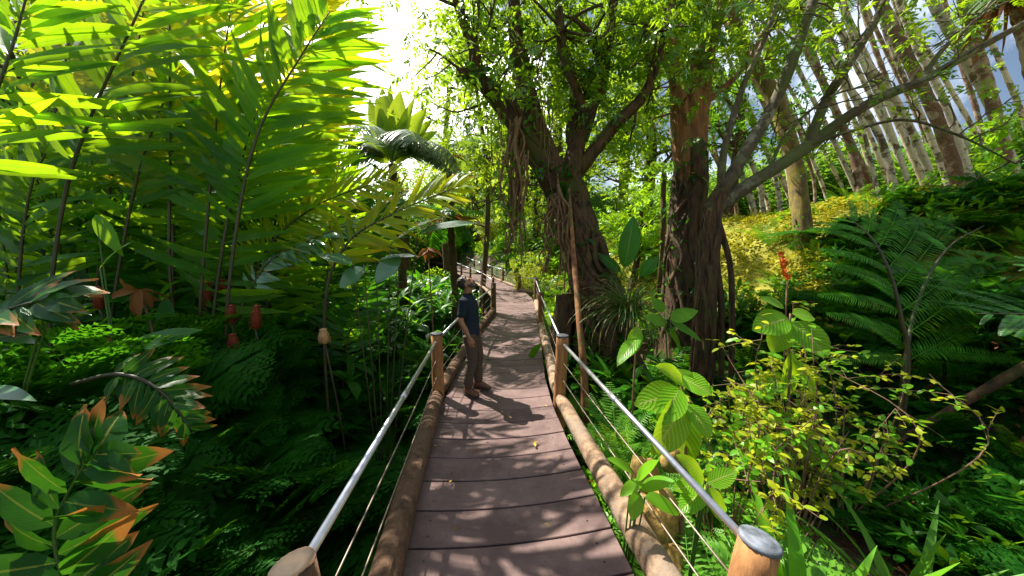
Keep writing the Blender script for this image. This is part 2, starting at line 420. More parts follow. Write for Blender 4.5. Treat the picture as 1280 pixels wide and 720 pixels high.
M['cone_pale'] = plain_mat('pale_cone_bract', (.55, .33, .16), .5, var=.4, scale=30)
M['spike'] = plain_mat('orange_spike_bract', (.72, .12, .012), .45, var=.4, scale=40)
M['rock'] = bark_mat('yellow_rock', (.14, .08, .02), (.44, .27, .06), scale=9, stretch=1, moss=(.07, .11, .015), moss_amt=.4)
M['rock_grey'] = bark_mat('mossy_grey_rock', (.03, .028, .02), (.09, .08, .06), scale=6, stretch=1, moss=(.03, .06, .01), moss_amt=.9)
# ------------------------------------------------------------------ walkway line and terrain
WAY = np.array([(.37, -1.9, 0), (.09, 1.2, 0), (-.2, 4.3, 0), (-.09, 7.3, .05), (.02, 10.4, .16), (.06, 13.0, .30),
                (-.45, 15.4, .42), (-1.75, 18.8, .62), (-3.0, 22.0, .84), (-4.9, 27.5, 1.28), (-9.0, 33.0, 1.6)])
def xc(y): return np.interp(y, WAY[:, 1], WAY[:, 0])
def zd(y): return np.interp(y, WAY[:, 1], WAY[:, 2])
def sstep(t):
    t = np.clip(t, 0, 1); return t * t * (3 - 2 * t)
def terrain(x, y):
    x = np.asarray(x, float); y = np.asarray(y, float)
    yc = np.clip(y, -3, 33); s = x - xc(yc)
    h = -1.3 + 4.7 * sstep((s - 3.4 + .35 * (np.clip(y, -4, 22) - 5)) / 8.5)
    h = h + np.clip(s - 12, 0, 60) * .06
    h = h + 1.75 * sstep((-s - 1.0) / 2.8) * (1 - .55 * sstep((y - 9) / 6)) + np.clip(-s - 8, 0, 60) * .05
    h = h + .75 * sstep((y - 10) / 14) * sstep((4.5 - np.abs(s)) / 3)
    h = h + .5 * np.exp(-((s - 1.75) / .8) ** 2) * sstep((y - .6) / 1.0)
    h = h + 6.0 * sstep((np.hypot(x, y) - 30) / 45)
    h = h + .09 * (np.sin(x * 1.7 + y * .6) + np.sin(y * 2.1 - x * .8 + 1)) + .05 * np.sin(x * 4.3 + 1) * np.sin(y * 3.9)
    return h

def ground_mat():
    m, nt, out = new_mat('forest_soil'); lk = nt.links.new
    tc = N_(nt, 'ShaderNodeTexCoord'); geo = N_(nt, 'ShaderNodeNewGeometry')
    n1 = N_(nt, 'ShaderNodeTexNoise', i_Scale=1.1, i_Detail=8.0, i_Roughness=.7); lk(tc.outputs['Object'], n1.inputs['Vector'])
    n2 = N_(nt, 'ShaderNodeTexNoise', i_Scale=14.0, i_Detail=6.0, i_Roughness=.7); lk(tc.outputs['Object'], n2.inputs['Vector'])
    soil = ramp(nt, n2.outputs[0], [(.3, (.022, .012, .007)), (.5, (.065, .034, .018)), (.72, (.13, .075, .035))])
    green = ramp(nt, n2.outputs[0], [(.3, (.012, .040, .008)), (.7, (.05, .12, .015))])
    c = mixc(nt, ramp(nt, n1.outputs[0], [(.46, (0, 0, 0)), (.56, (1, 1, 1))]), soil, green)
    # the open moss bank high on the right
    sx = N_(nt, 'ShaderNodeSeparateXYZ'); lk(geo.outputs['Position'], sx.inputs[0])
    hm = math_(nt, 'MULTIPLY', math_(nt, 'SUBTRACT', math_(nt, 'ADD', sx.outputs[2], math_(nt, 'MULTIPLY', n1.outputs[0], 1.6)), 1.1), 1.6, True)
    rm = math_(nt, 'MULTIPLY', math_(nt, 'SUBTRACT', sx.outputs[0], 2.0), .8, True)
    moss = ramp(nt, n2.outputs[0], [(.3, (.10, .12, .012)), (.5, (.26, .25, .02)), (.75, (.40, .30, .05))])
    c = mixc(nt, math_(nt, 'MULTIPLY', hm, rm), c, moss)
    p = N_(nt, 'ShaderNodeBsdfPrincipled', i_Roughness=.95); lk(c, p.inputs['Base Color'])
    b = N_(nt, 'ShaderNodeBump', i_Strength=.8, i_Distance=.06); lk(n2.outputs[0], b.inputs['Height']); lk(b.outputs[0], p.inputs['Normal'])
    lk(p.outputs[0], out.inputs[0]); return m
M['ground'] = ground_mat()

def build_ground():
    def axis(lo, hi, far):
        core = np.arange(lo, hi + .01, .35)
        a = lo - np.cumsum(np.geomspace(.5, 40, 18)); b = hi + np.cumsum(np.geomspace(.5, 40, 18))
        return np.concatenate([a[::-1], core, b])
    X = axis(-16, 22, 0); Y = axis(-6, 34, 0)
    gx, gy = np.meshgrid(X, Y, indexing='ij'); gz = terrain(gx, gy)
    ny = len(Y); i, j = np.meshgrid(np.arange(len(X) - 1), np.arange(ny - 1), indexing='ij')
    Q = np.stack([i * ny + j, (i + 1) * ny + j, (i + 1) * ny + j + 1, i * ny + j + 1], -1).reshape(-1, 4)
    mb = MB(); mb.add(np.stack([gx, gy, gz], -1), Q)
    o = mb.build('ground', M['ground']); tag(o, 'dark leafy forest floor rising to a mossy bank on the right', 'ground', None, 'structure')
build_ground()

# ------------------------------------------------------------------ deck
def deck_mat():
    m, nt, out = new_mat('brown_deck_board'); lk = nt.links.new
    tc = N_(nt, 'ShaderNodeTexCoord'); geo = N_(nt, 'ShaderNodeNewGeometry')
    mp = N_(nt, 'ShaderNodeMapping'); mp.inputs['Scale'].default_value = (2.5, 60, 60); lk(tc.outputs['Object'], mp.inputs[0])
    g = N_(nt, 'ShaderNodeTexNoise', i_Scale=1.0, i_Detail=5.0); lk(mp.outputs[0], g.inputs['Vector'])
    n = N_(nt, 'ShaderNodeTexNoise', i_Scale=2.6, i_Detail=8.0, i_Roughness=.7); lk(tc.outputs['Object'], n.inputs['Vector'])
    mp2 = N_(nt, 'ShaderNodeMapping'); mp2.inputs['Scale'].default_value = (9, 4, 4); lk(tc.outputs['Object'], mp2.inputs[0])
    n3 = N_(nt, 'ShaderNodeTexNoise', i_Scale=2.0, i_Detail=9.0, i_Roughness=.75, i_Distortion=1.2); lk(mp2.outputs[0], n3.inputs['Vector'])
    base = mixc(nt, geo.outputs['Random Per Island'], (.076, .045, .042), (.140, .088, .082))
    base = mixc(nt, math_(nt, 'MULTIPLY', g.outputs[0], .5), base, (.060, .032, .031))
    base = mixc(nt, ramp(nt, n.outputs[0], [(.42, (0, 0, 0)), (.66, (.85, .85, .85))]), base, (.19, .125, .108))
    base = mixc(nt, ramp(nt, n3.outputs[0], [(.56, (0, 0, 0)), (.68, (.55, .55, .55))]), base, (.045, .028, .027))
    p = N_(nt, 'ShaderNodeBsdfPrincipled'); lk(base, p.inputs['Base Color'])
    lk(ramp(nt, n.outputs[0], [(.3, (.55, .55, .55)), (.7, (.8, .8, .8))]), p.inputs['Roughness']); p.inputs['Specular IOR Level'].default_value = .3
    b = N_(nt, 'ShaderNodeBump', i_Strength=.25, i_Distance=.004); lk(g.outputs[0], b.inputs['Height']); lk(b.outputs[0], p.inputs['Normal'])
    lk(p.outputs[0], out.inputs[0]); return m
M['deck'] = deck_mat()
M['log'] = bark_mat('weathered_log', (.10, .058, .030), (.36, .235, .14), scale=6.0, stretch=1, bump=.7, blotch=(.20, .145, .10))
M['logdark'] = bark_mat('shade_toned_brown_log', (.04, .019, .009), (.17, .088, .042), scale=6.0, stretch=1, bump=.7, blotch=(.11, .06, .03))  # same log wood made darker, the left side's shade is in the colour
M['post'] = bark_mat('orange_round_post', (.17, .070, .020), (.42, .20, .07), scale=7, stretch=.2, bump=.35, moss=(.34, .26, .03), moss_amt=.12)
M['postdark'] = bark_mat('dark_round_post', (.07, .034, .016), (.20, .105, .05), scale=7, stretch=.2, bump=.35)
M['cap'] = plain_mat('black_post_cap', (.05, .055, .065), .48, var=.6, scale=9, bump=.3)
M['capgrey'] = plain_mat('weathered_grey_cap', (.11, .125, .15), .6, var=.7, scale=16, bump=.5)
M['endgrain'] = plain_mat('cut_log_end', (.040, .024, .011), .8, var=.6, scale=14, bump=.4)
M['metal'] = plain_mat('galvanised_rail', (.52, .53, .55), .36, .85, var=.15, scale=20)
M['cable'] = plain_mat('rusty_cable', (.24, .19, .15), .5, .5, var=.3, scale=30)
M['screw'] = plain_mat('dark_screw_head', (.02, .018, .017), .5, .6)
M['beam'] = bark_mat('deck_beam', (.035, .022, .014), (.09, .055, .035), scale=4)

HW = .75
def way_normal(y):
    d = np.array([xc(y + .05) - xc(y - .05), .1]); d /= np.linalg.norm(d); return d
SM = smooth_path(WAY, 600)
def build_deck():
    mb = MB(); P = SM; L = np.concatenate([[0], np.cumsum(np.linalg.norm(np.diff(P, axis=0), axis=1))])
    s = 0.0; w = .335; gap = .015; thick = .038
    xs = np.linspace(-1, 1, 9)
    while s + w < L[-1]:
        c0 = np.array([np.interp(s + gap, L, P[:, i]) for i in range(3)]); c1 = np.array([np.interp(s + w, L, P[:, i]) for i in range(3)])
        def nr(q):
            a = np.array([np.interp(q - .4, L, P[:, i]) for i in range(2)]); b = np.array([np.interp(q + .4, L, P[:, i]) for i in range(2)])
            d = (b - a) / np.linalg.norm(b - a); return np.array([d[1], -d[0], 0])
        n0, n1 = nr(s + gap), nr(s + w)
        e0 = HW + rng.normal(0, .004); tw = rng.normal(0, .0025); dz = rng.normal(0, .0018)
        rows = []
        b = .004
        d = (c1 - c0) / np.linalg.norm(c1 - c0)
        for (c, n, off, zz) in ((c0, n0, 0, -thick), (c0, n0, 0, -b), (c0, n0, b, 0), (c1, n1, -b, 0), (c1, n1, 0, -b), (c1, n1, 0, -thick)):
            sag = -.048 * (1 - xs ** 2)
            rows.append(c[None] + n[None] * (xs * e0)[:, None] + d[None] * off + np.stack([0 * xs, 0 * xs, zz + sag + .04 + dz + tw * xs], -1))
        V = np.array(rows).reshape(-1, 3); k = len(xs)
        Q = [(i * k + j, i * k + j + 1, (i + 1) * k + j + 1, (i + 1) * k + j) for i in range(5) for j in range(k - 1)]
        Q += [(5 * k + j, 5 * k + j + 1, j + 1, j) for j in range(k - 1)]
        Q += [(0, k, 4 * k, 5 * k), (k, 2 * k, 3 * k, 4 * k)]
        e = k - 1
        Q += [(e + 5 * k, e + 4 * k, e + k, e), (e + 4 * k, e + 3 * k, e + 2 * k, e + k)]
        mb.add(V, Q)
        if c0[1] < 9:                                                # two dark screws at each end of the board
            for e in (-.60, .60):
                for q in (.28, .72):
                    c = c0 * (1 - q) + c1 * q + n0 * e * HW / .75; zt = .04 + dz + tw * e / e0 - .048 * (1 - (e / e0) ** 2) + .0015
                    an = np.arange(6) * np.pi / 3; Vs = np.stack([c[0] + .008 * np.cos(an), c[1] + .008 * np.sin(an), np.full(6, c[2] + zt)], -1)
                    mb.add(Vs, None, None, [(0, 1, 2), (0, 2, 3), (0, 3, 4), (0, 4, 5)], 1)
        s += w
    o = mb.build('boardwalk', [M['deck'], M['screw']], smooth=False)
    tag(o, 'raised boardwalk of wide purplish brown boards', 'boardwalk', None, 'structure')
    for side in (-1, 1):
        b = MB(); pts = []
        for q in np.linspace(0, 1, 60):
            i = int(q * (len(P) - 1)); y = P[i, 1]; d = way_normal(y)
            pts.append((P[i, 0] + side * .60 * d[1], P[i, 1] - side * .60 * d[0], P[i, 2] - .13))
        tube(b, pts, .075, 4); b.build('beam', M['beam'], o, smooth=False)
    for y in (1.2, 4.3, 7.3, 10.4, 13.0, 15.4, 17.2, 19.0, 20.7, 22.3, 24.2, 26.4):
        b = MB(); x, z = xc(y), zd(y); d = way_normal(y)
        for side in (-.55, .55):
            px, py = x + side * d[1], y - side * d[0]
            tube(b, [(px, py, z - .2), (px, py, float(terrain(px, py)) - .2)], .07, 8)
        tube(b, [(x - .75 * d[1], y + .75 * d[0], z - .26), (x + .75 * d[1], y - .75 * d[0], z - .26)], .06, 4)
        b.build('support_frame', M['beam'], o)
build_deck()

# ------------------------------------------------------------------ railings
def railing(label, posts, dark=False, logs=True, post_r=.085, log_r=.098, group=None, rail_r=.021, ext=None, hgt=.96, shade_toned=False):
    """posts: (x, y, deck z, leanx, leany, cap?)"""
    root = thing('railing', label, 'railing', (posts[0][0], posts[0][1], posts[0][2]), group)
    tops, bots = [], []
    for i, pst in enumerate(posts):
        x, y, z, lx, ly, cp = pst[:6]; hp = pst[6] if len(pst) > 6 else hgt
        mb = MB(); g = float(terrain(x, y)) - .25
        ax = nrm(vec(lx, ly, 1)); b = vec(x, y, z); tp = b + ax * hp
        lo = vec(x - lx * (z - g) * .2, y, g)
        pp = smooth_path([lo, b, tp], 12)
        r = post_r * rng.uniform(.94, 1.05)
        tube(mb, pp, [r * 1.05, r * 1.02, r * .98], 18, True, 0, rough=.045, seed=i * 7 + len(label))
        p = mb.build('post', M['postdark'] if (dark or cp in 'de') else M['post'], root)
        mb = MB(); top = pp[-1]
        if cp == 'e':
            lathe(mb, top, [(0, .004), (r * .6, .005), (r * .95, .001), (r * 1.0, -.012)], 20, axis=ax); p2 = mb.build('cut_end', M['endgrain'], p)
        else:
            lathe(mb, top, [(0, .012), (r * .9, .011), (r * 1.02, .006), (r * 1.03, -.012), (r * .98, -.014)], 20, axis=ax); p2 = mb.build('cap', M['capgrey' if cp == 'n' else 'cap'], p)
        tops.append(tp - ax * (.06 if hp < .9 and hgt > .9 else .10)); bots.append(b)
    for i in range(len(posts) - 1):
        a, b = tops[i], tops[i + 1]
        d = nrm(b - a)
        mb = MB(); tube(mb, [a + d * post_r * .8, b - d * post_r * .8], rail_r, 12); rl_ = mb.build('rail', M['metal'], root)
        if i == 0 and rail_r > .02:
            mb = MB(); c_ = a * .52 + b * .48; tube(mb, [c_ - d * .07, c_ + d * .07], rail_r * 1.22, 12); mb.build('coupling', M['metal'], rl_)
        for q in (.30, .58):
            a2 = a * (1 - q) + (bots[i] + vec(0, 0, .02)) * q; b2 = b * (1 - q) + (bots[i + 1] + vec(0, 0, .02)) * q
            mid = (a2 + b2) / 2 - vec(0, 0, .012)
            mb = MB(); tube(mb, smooth_path([a2, mid, b2], 9), .0055, 6); mb.build('cable', M['cable'], root)
        if logs:
            mb = MB(); a3 = bots[i] + vec(0, 0, .085) + d * post_r; b3 = bots[i + 1] + vec(0, 0, .085) - d * post_r
            d3 = nrm(b3 - a3)
            pts = smooth_path([a3, a3 * .5 + b3 * .5 + vec(rng.normal(0, .012), 0, rng.normal(0, .012)), b3], 16)
            rr = [log_r * .80] + [log_r * 1.0] * 6 + [log_r * rng.uniform(.92, 1.0)] * 6 + [log_r * .8]
            tube(mb, pts, rr, 18, True, rough=.06, seed=i + 31); mb.build('kerb_log', M['logdark' if shade_toned else 'log'], root)
    return root, tops, bots

def edge(y, side, off=.115):
    d = way_normal(y); return (float(xc(y) + side * (HW + off) * d[1]), float(y - side * (HW + off) * d[0]), float(zd(y)))
def P_(y, side, lx=0, ly=0, cp='c', off=.115, h=.96):
    return edge(y, side, off) + (lx, ly, cp, h)

railing('long left railing beside the standing man, silver top rail and log kerb',
        [P_(1.14, -1, -.16, .05, 'e', .05, .89), P_(4.4, -1), P_(7.3, -1, cp='d'), (-.61, 10.5, .2, 0, 0, 'd')], False, shade_toned=True)
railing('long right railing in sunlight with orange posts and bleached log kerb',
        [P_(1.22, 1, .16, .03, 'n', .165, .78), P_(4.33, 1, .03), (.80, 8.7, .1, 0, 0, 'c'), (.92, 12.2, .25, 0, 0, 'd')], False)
railing('short far railing closing the right side of the walkway bend',
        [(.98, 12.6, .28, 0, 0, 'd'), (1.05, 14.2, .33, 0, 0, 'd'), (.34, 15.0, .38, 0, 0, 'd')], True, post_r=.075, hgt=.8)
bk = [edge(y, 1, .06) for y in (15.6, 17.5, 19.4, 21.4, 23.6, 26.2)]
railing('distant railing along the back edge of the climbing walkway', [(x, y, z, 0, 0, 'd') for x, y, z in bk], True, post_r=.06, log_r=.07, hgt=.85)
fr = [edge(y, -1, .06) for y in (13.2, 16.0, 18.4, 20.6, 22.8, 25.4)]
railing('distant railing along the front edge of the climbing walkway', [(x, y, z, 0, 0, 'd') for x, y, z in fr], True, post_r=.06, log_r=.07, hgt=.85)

# ------------------------------------------------------------------ sky, sun, camera
SUN_AZ, SUN_EL = R(51), R(54)          # azimuth to the left of straight ahead
w = bpy.data.worlds.new('World'); SC.world = w; w.use_nodes = True
nt = w.node_tree; bg = nt.nodes['Background']
sky = nt.nodes.new('ShaderNodeTexSky'); sky.sky_type = 'NISHITA'; sky.sun_disc = False
sky.sun_elevation = SUN_EL; sky.sun_rotation = -SUN_AZ; sky.air_density = 1.0; sky.dust_density = 2.2; sky.ozone_density = 1.2
tcw = nt.nodes.new('ShaderNodeTexCoord'); vm = nt.nodes.new('ShaderNodeVectorMath'); vm.operation = 'DOT_PRODUCT'
nt.links.new(tcw.outputs['Generated'], vm.inputs[0]); vm.inputs[1].default_value = tuple(nrm(vec(-.42, .85, .50)))
cn = N_(nt, 'ShaderNodeTexNoise', i_Scale=3.4, i_Detail=8.0, i_Roughness=.6); nt.links.new(tcw.outputs['Generated'], cn.inputs['Vector'])
cm = math_(nt, 'ADD', vm.outputs['Value'], math_(nt, 'MULTIPLY', math_(nt, 'SUBTRACT', cn.outputs[0], .5), .55))
cf = ramp(nt, cm, [(.87, (0, 0, 0)), (.97, (1, 1, 1))])  # white patch added to the sky in place of the sun's glare
c2 = ramp(nt, cn.outputs[0], [(.47, (.0, .0, .0)), (.66, (.65, .65, .65))])
cl = mixc(nt, c2, sky.outputs[0], (17, 18.5, 20)); cl = mixc(nt, cf, cl, (34, 34, 33))
nt.links.new(cl, bg.inputs[0]); bg.inputs[1].default_value = .05
sd = vec(-math.sin(SUN_AZ) * math.cos(SUN_EL), math.cos(SUN_AZ) * math.cos(SUN_EL), math.sin(SUN_EL))
sl = bpy.data.lights.new('sun', 'SUN'); sl.energy = 5.0; sl.angle = R(.53); sl.color = (1, .94, .83)
so = bpy.data.objects.new('sun', sl); COL.objects.link(so)
so.rotation_euler = Vector(sd).to_track_quat('Z', 'Y').to_euler()
so.location = (0, 0, 30)
cam = bpy.data.cameras.new('camera'); co = bpy.data.objects.new('camera', cam); COL.objects.link(co)
co.location = tuple(CAM); co.rotation_euler = (math.pi / 2 - PITCH, 0, 0)
cam.sensor_width = 36; cam.lens = 36 * FPX / 1280; cam.clip_end = 2000; cam.clip_start = .02
SC.camera = co
vs = SC.view_settings
vs.view_transform = 'Standard'; vs.look = 'None'; vs.gamma = 1; vs.exposure = 1.45; vs.use_curve_mapping = False
cy = SC.cycles
cy.max_bounces = 6; cy.diffuse_bounces = 2; cy.glossy_bounces = 2; cy.transmission_bounces = 4; cy.transparent_max_bounces = 4
cy.sample_clamp_indirect = 4.0; cy.use_denoising = True
# ------------------------------------------------------------------ the man on the boardwalk
def fabric(name, col, rough=.85, sc=60, wr=8.0):
    m, nt, out = new_mat(name); lk = nt.links.new
    tc = N_(nt, 'ShaderNodeTexCoord')
    n = N_(nt, 'ShaderNodeTexNoise', i_Scale=sc, i_Detail=3.0); lk(tc.outputs['Object'], n.inputs['Vector'])
    mp = N_(nt, 'ShaderNodeMapping'); mp.inputs['Scale'].default_value = (wr, wr, wr * 2.2); lk(tc.outputs['Object'], mp.inputs[0])
    n2 = N_(nt, 'ShaderNodeTexNoise', i_Scale=1.0, i_Detail=3.0, i_Distortion=.8); lk(mp.outputs[0], n2.inputs['Vector'])
    c = mixc(nt, n.outputs[0], tuple(x * .8 for x in col), tuple(x * 1.2 for x in col))
    p = N_(nt, 'ShaderNodeBsdfPrincipled', i_Roughness=rough); lk(c, p.inputs['Base Color'])
    p.inputs['Specular IOR Level'].default_value = .25
    b = N_(nt, 'ShaderNodeBump', i_Strength=.8, i_Distance=.03); lk(n2.outputs[0], b.inputs['Height']); lk(b.outputs[0], p.inputs['Normal'])
    lk(p.outputs[0], out.inputs[0]); return m
M['skin'] = plain_mat('brown_skin', (.27, .125, .07), .5, var=.12, scale=20)
M['hair'] = plain_mat('black_hair', (.016, .012, .010), .55, var=.5, scale=90, bump=.6)
M['shirt'] = fabric('navy_shirt_cloth', (.008, .018, .030))
M['trousers'] = fabric('dark_taupe_trouser_cloth', (.075, .052, .038), wr=10)
M['boot'] = plain_mat('brown_boot_leather', (.11, .042, .018), .5, var=.35, scale=25, bump=.2)
M['sole'] = plain_mat('boot_sole', (.025, .018, .014), .8)
M['eye'] = plain_mat('eye', (.10, .07, .06), .2)

def loft(mb, secs, n=20):
    """secs: (centre, rx, ry, axis_x, axis_y) closed ends"""
    a = np.linspace(0, 2 * np.pi, n, endpoint=False); V = []
    for c, rx, ry, ax, ay in secs:
        V += [np.asarray(c) + rx * math.cos(t) * np.asarray(ax) + ry * math.sin(t) * np.asarray(ay) for t in a]
    k = len(secs); V += [np.asarray(secs[0][0]), np.asarray(secs[-1][0])]
    Q = [(i * n + j, i * n + (j + 1) % n, (i + 1) * n + (j + 1) % n, (i + 1) * n + j) for i in range(k - 1) for j in range(n)]
    T = [(k * n, (j + 1) % n, j) for j in range(n)] + [(k * n + 1, (k - 1) * n + j, (k - 1) * n + (j + 1) % n) for j in range(n)]
    mb.add(V, Q, None, T)

def limb(mb, pts, radii, n=16, k=14, flat=1.0):
    P = smooth_path(pts, k); r = np.interp(np.linspace(0, 1, k), np.linspace(0, 1, len(radii)), radii)
    T, A, B = frames(P)
    secs = [(P[0] - T[0] * r[0] * .5, r[0] * .6, r[0] * .6 * flat, A[0], B[0])]
    secs += [(P[i], r[i], r[i] * flat, A[i], B[i]) for i in range(k)]
    secs += [(P[-1] + T[-1] * r[-1] * .5, r[-1] * .6, r[-1] * .6 * flat, A[-1], B[-1])]
    loft(mb, secs, n)

def ellipsoid(mb, c, rx, ry, rz, rot=None, n=18):
    Rm = np.eye(3) if rot is None else np.array(rot)
    secs = []
    for t in np.linspace(-1, 1, 11):
        th = t * math.pi / 2 * .97
        z = rz * math.sin(th); q = math.cos(th)
        secs.append((np.asarray(c) + Rm @ vec(0, 0, z), rx * q, ry * q, Rm @ vec(1, 0, 0), Rm @ vec(0, 1, 0)))
    loft(mb, secs, n)

def fuse(mb, name, mat, parent, voxel, smooth=2):
    """one continuous skin over overlapping lofts"""
    o = mb.build(name + '_raw', mat)
    md = o.modifiers.new('r', 'REMESH'); md.mode = 'VOXEL'; md.voxel_size = voxel
    ms = o.modifiers.new('s', 'SMOOTH'); ms.iterations = smooth; ms.factor = .5
    dg = bpy.context.evaluated_depsgraph_get(); ev = o.evaluated_get(dg)
    me = bpy.data.meshes.new_from_object(ev); me.name = name
    me.materials.clear(); me.materials.append(mat)
    me.polygons.foreach_set('use_smooth', np.full(len(me.polygons), True))
    old = o.data; bpy.data.objects.remove(o); bpy.data.meshes.remove(old)
    r = bpy.data.objects.new(name, me); COL.objects.link(r); r.parent = parent
    return r

def make_person(loc, rz):
    X, Y, Z = vec(1, 0, 0), vec(0, 1, 0), vec(0, 0, 1)
    root = thing('person', 'man in navy polo shirt and dark trousers looking up at the trees', 'person', (0, 0, 0))
    # joints; he faces +x, his right side is -y
    hipR, kneeR, ankR = vec(0, -.095, .90), vec(.035, -.105, .49), vec(-.015, -.115, .10)
    hipL, kneeL, ankL = vec(0, .095, .90), vec(.075, .115, .50), vec(.075, .135, .10)
    shR, elR, wrR = vec(-.045, -.195, 1.40), vec(-.075, -.250, 1.12), vec(.035, -.235, .885)
    shL, elL, wrL = vec(-.045, .195, 1.40), vec(-.085, .245, 1.12), vec(.02, .235, .885)
    a = R(46); hc = vec(-.050, 0, 1.615)                     # head tilted back
    Rt = np.array([[math.cos(a), 0, -math.sin(a)], [0, 1, 0], [math.sin(a), 0, math.cos(a)]])
    H = lambda x, y, z: hc + Rt @ vec(x, y, z)
    b = MB()
    torso = [(-.0, .86, .105, .155), (-.0, .93, .110, .160), (-.0, 1.02, .103, .147), (-.01, 1.14, .108, .152), (-.025, 1.27, .118, .168), (-.04, 1.36, .105, .175), (-.045, 1.42, .075, .135), (-.045, 1.455, .055, .07)]
    loft(b, [(vec(x, 0, z), rx, ry, X, Y) for x, z, rx, ry in torso], 24)
    limb(b, [vec(-.045, 0, 1.41), vec(-.045, 0, 1.48), hc + Rt @ vec(-.02, 0, -.06)], [.066, .058, .056])
    for h, k, an in ((hipR, kneeR, ankR), (hipL, kneeL, ankL)):
        limb(b, [h, (h + k) / 2 + vec(.01, 0, 0), k, (k + an) / 2 + vec(-.015, 0, .03), an], [.085, .075, .056, .055, .036])
        ellipsoid(b, an + vec(.06, 0, -.05), .11, .04, .04)
    for s, e, wv in ((shR, elR, wrR), (shL, elL, wrL)):
        limb(b, [s, (s + e) / 2, e, (e + wv) / 2, wv], [.058, .048, .040, .040, .027])
    # head
    ellipsoid(b, H(-.012, 0, .022), .098, .076, .100, Rt)
    ellipsoid(b, H(.030, 0, -.035), .066, .060, .075, Rt)
    ellipsoid(b, H(.055, 0, -.088), .036, .040, .028, Rt)            # chin
    limb(b, [H(.086, 0, .018), H(.100, 0, -.012), H(.112, 0, -.030)], [.010, .013, .016], 10, 6)   # nose
    ellipsoid(b, H(.098, .014, -.034), .010, .009, .008, Rt, 8); ellipsoid(b, H(.098, -.014, -.034), .010, .009, .008, Rt, 8)
    ellipsoid(b, H(.078, .034, .030), .016, .024, .008, Rt, 10); ellipsoid(b, H(.078, -.034, .030), .016, .024, .008, Rt, 10)  # brow
    ellipsoid(b, H(.088, 0, -.057), .013, .024, .006, Rt, 10); ellipsoid(b, H(.086, 0, -.069), .013, .021, .007, Rt, 10)       # lips
    for s in (1, -1):
        ellipsoid(b, H(-.005, s * .078, -.010), .020, .009, .033, Rt, 10)
    # hands: palm, four fingers, thumb
    for wv, e, s in ((wrR, elR, -1), (wrL, elL, 1)):
        d = nrm(wv - e); d = nrm(d * .6 + vec(.05, 0, -1) * .6)
        fwd = nrm(X - d * np.dot(X, d)); side = np.cross(d, fwd) * s      # palm faces the thigh
        pal = wv + d * .05
        loft(b, [(wv - d * .01, .026, .020, fwd, side), (wv + d * .02, .034, .019, fwd, side), (wv + d * .055, .041, .017, fwd, side), (wv + d * .090, .040, .015, fwd, side), (wv + d * .100, .034, .011, fwd, side)], 14)
        inw = vec(0, -s, 0)
        for q, (f, ln) in enumerate(((.030, .070), (.011, .078), (-.009, .073), (-.028, .058))):
            p0 = wv + d * .090 + fwd * f; p1 = p0 + d * ln * .42 + inw * ln * .08; p2 = p1 + d * ln * .33 + inw * ln * .24; p3 = p2 + d * ln * .2 + inw * ln * .25
            limb(b, [p0, p1, p2, p3], [.0095, .009, .0085, .007], 8, 8)
        t0 = wv + d * .025 + fwd * .026
        limb(b, [t0, t0 + d * .028 + fwd * .022 + inw * .008, t0 + d * .056 + fwd * .024 + inw * .014, t0 + d * .074 + fwd * .018 + inw * .018], [.014, .012, .010, .008], 8, 8)
    fuse(b, 'body', M['skin'], root, .0062, 2)
    # clothes
    b = MB()
    sh = [(.0, .87, .126, .176), (.0, .93, .126, .176), (-.0, 1.02, .119, .164), (-.01, 1.14, .124, .170), (-.025, 1.27, .134, .186), (-.04, 1.37, .118, .190), (-.045, 1.425, .086, .145), (-.045, 1.462, .066, .082)]
    loft(b, [(vec(x, 0, z), rx, ry, X, Y) for x, z, rx, ry in sh], 28)
    for s, e in ((shR, elR), (shL, elL)):
        limb(b, [s + vec(0, 0, .0), s * .6 + e * .4, s * .25 + e * .75], [.074, .068, .066], 18, 10)
    fuse(b, 'shirt', M['shirt'], root, .009, 3)
    b = MB()
    lathe(b, vec(-.045, 0, 1.452), [(.070, 0), (.076, .0), (.066, .034), (.060, .034), (.062, .004), (.070, 0)], 20, axis=(-.15, 0, 1)); b.build('collar', M['shirt'], root)
    b = MB()
    loft(b, [(vec(0, 0, .80), .105, .165, X, Y), (vec(0, 0, .87), .121, .171, X, Y), (vec(0, 0, .95), .120, .166, X, Y), (vec(0, 0, .99), .114, .158, X, Y)], 24)
    for h, k, an in ((hipR, kneeR, ankR), (hipL, kneeL, ankL)):
        limb(b, [h + vec(0, 0, -.02), (h + k) / 2 + vec(.008, 0, 0), k, (k + an) / 2 + vec(-.015, 0, .02), an + vec(-.01, 0, .02)], [.103, .092, .077, .072, .064], 20, 22)
        for q in (.35, .48, .6, .74, .84, .93):                      # bunched folds
            c = h * (1 - q) + an * q
            ellipsoid(b, c + vec(rng.uniform(-.02, .03), rng.uniform(-.01, .01), 0), .082 - .02 * q, .080 - .02 * q, .020, None, 16)
    fuse(b, 'trousers', M['trousers'], root, .009, 2)
    for an, yaw in ((ankR, -.5), (ankL, -.12)):
        c, s_ = math.cos(yaw), math.sin(yaw); F = vec(c, s_, 0); S = vec(-s_, c, 0)
        b = MB(); o = vec(an[0], an[1], 0)
        loft(b, [(o + F * x + Z * z, rx, ry, S, nrm(Z + F * tl)) for x, z, rx, ry, tl in
                 ((-.085, .055, .030, .035, 0), (-.07, .062, .038, .052, 0), (-.02, .075, .043, .066, 0), (.05, .060, .045, .052, .2), (.11, .046, .049, .036, .1), (.16, .040, .044, .030, 0), (.185, .036, .026, .020, 0))], 18)
        limb(b, [o + Z * .06 - F * .02, o + Z * .15 - F * .02], [.052, .050], 16, 6)
        bt = fuse(b, 'boot', M['boot'], root, .007, 2)
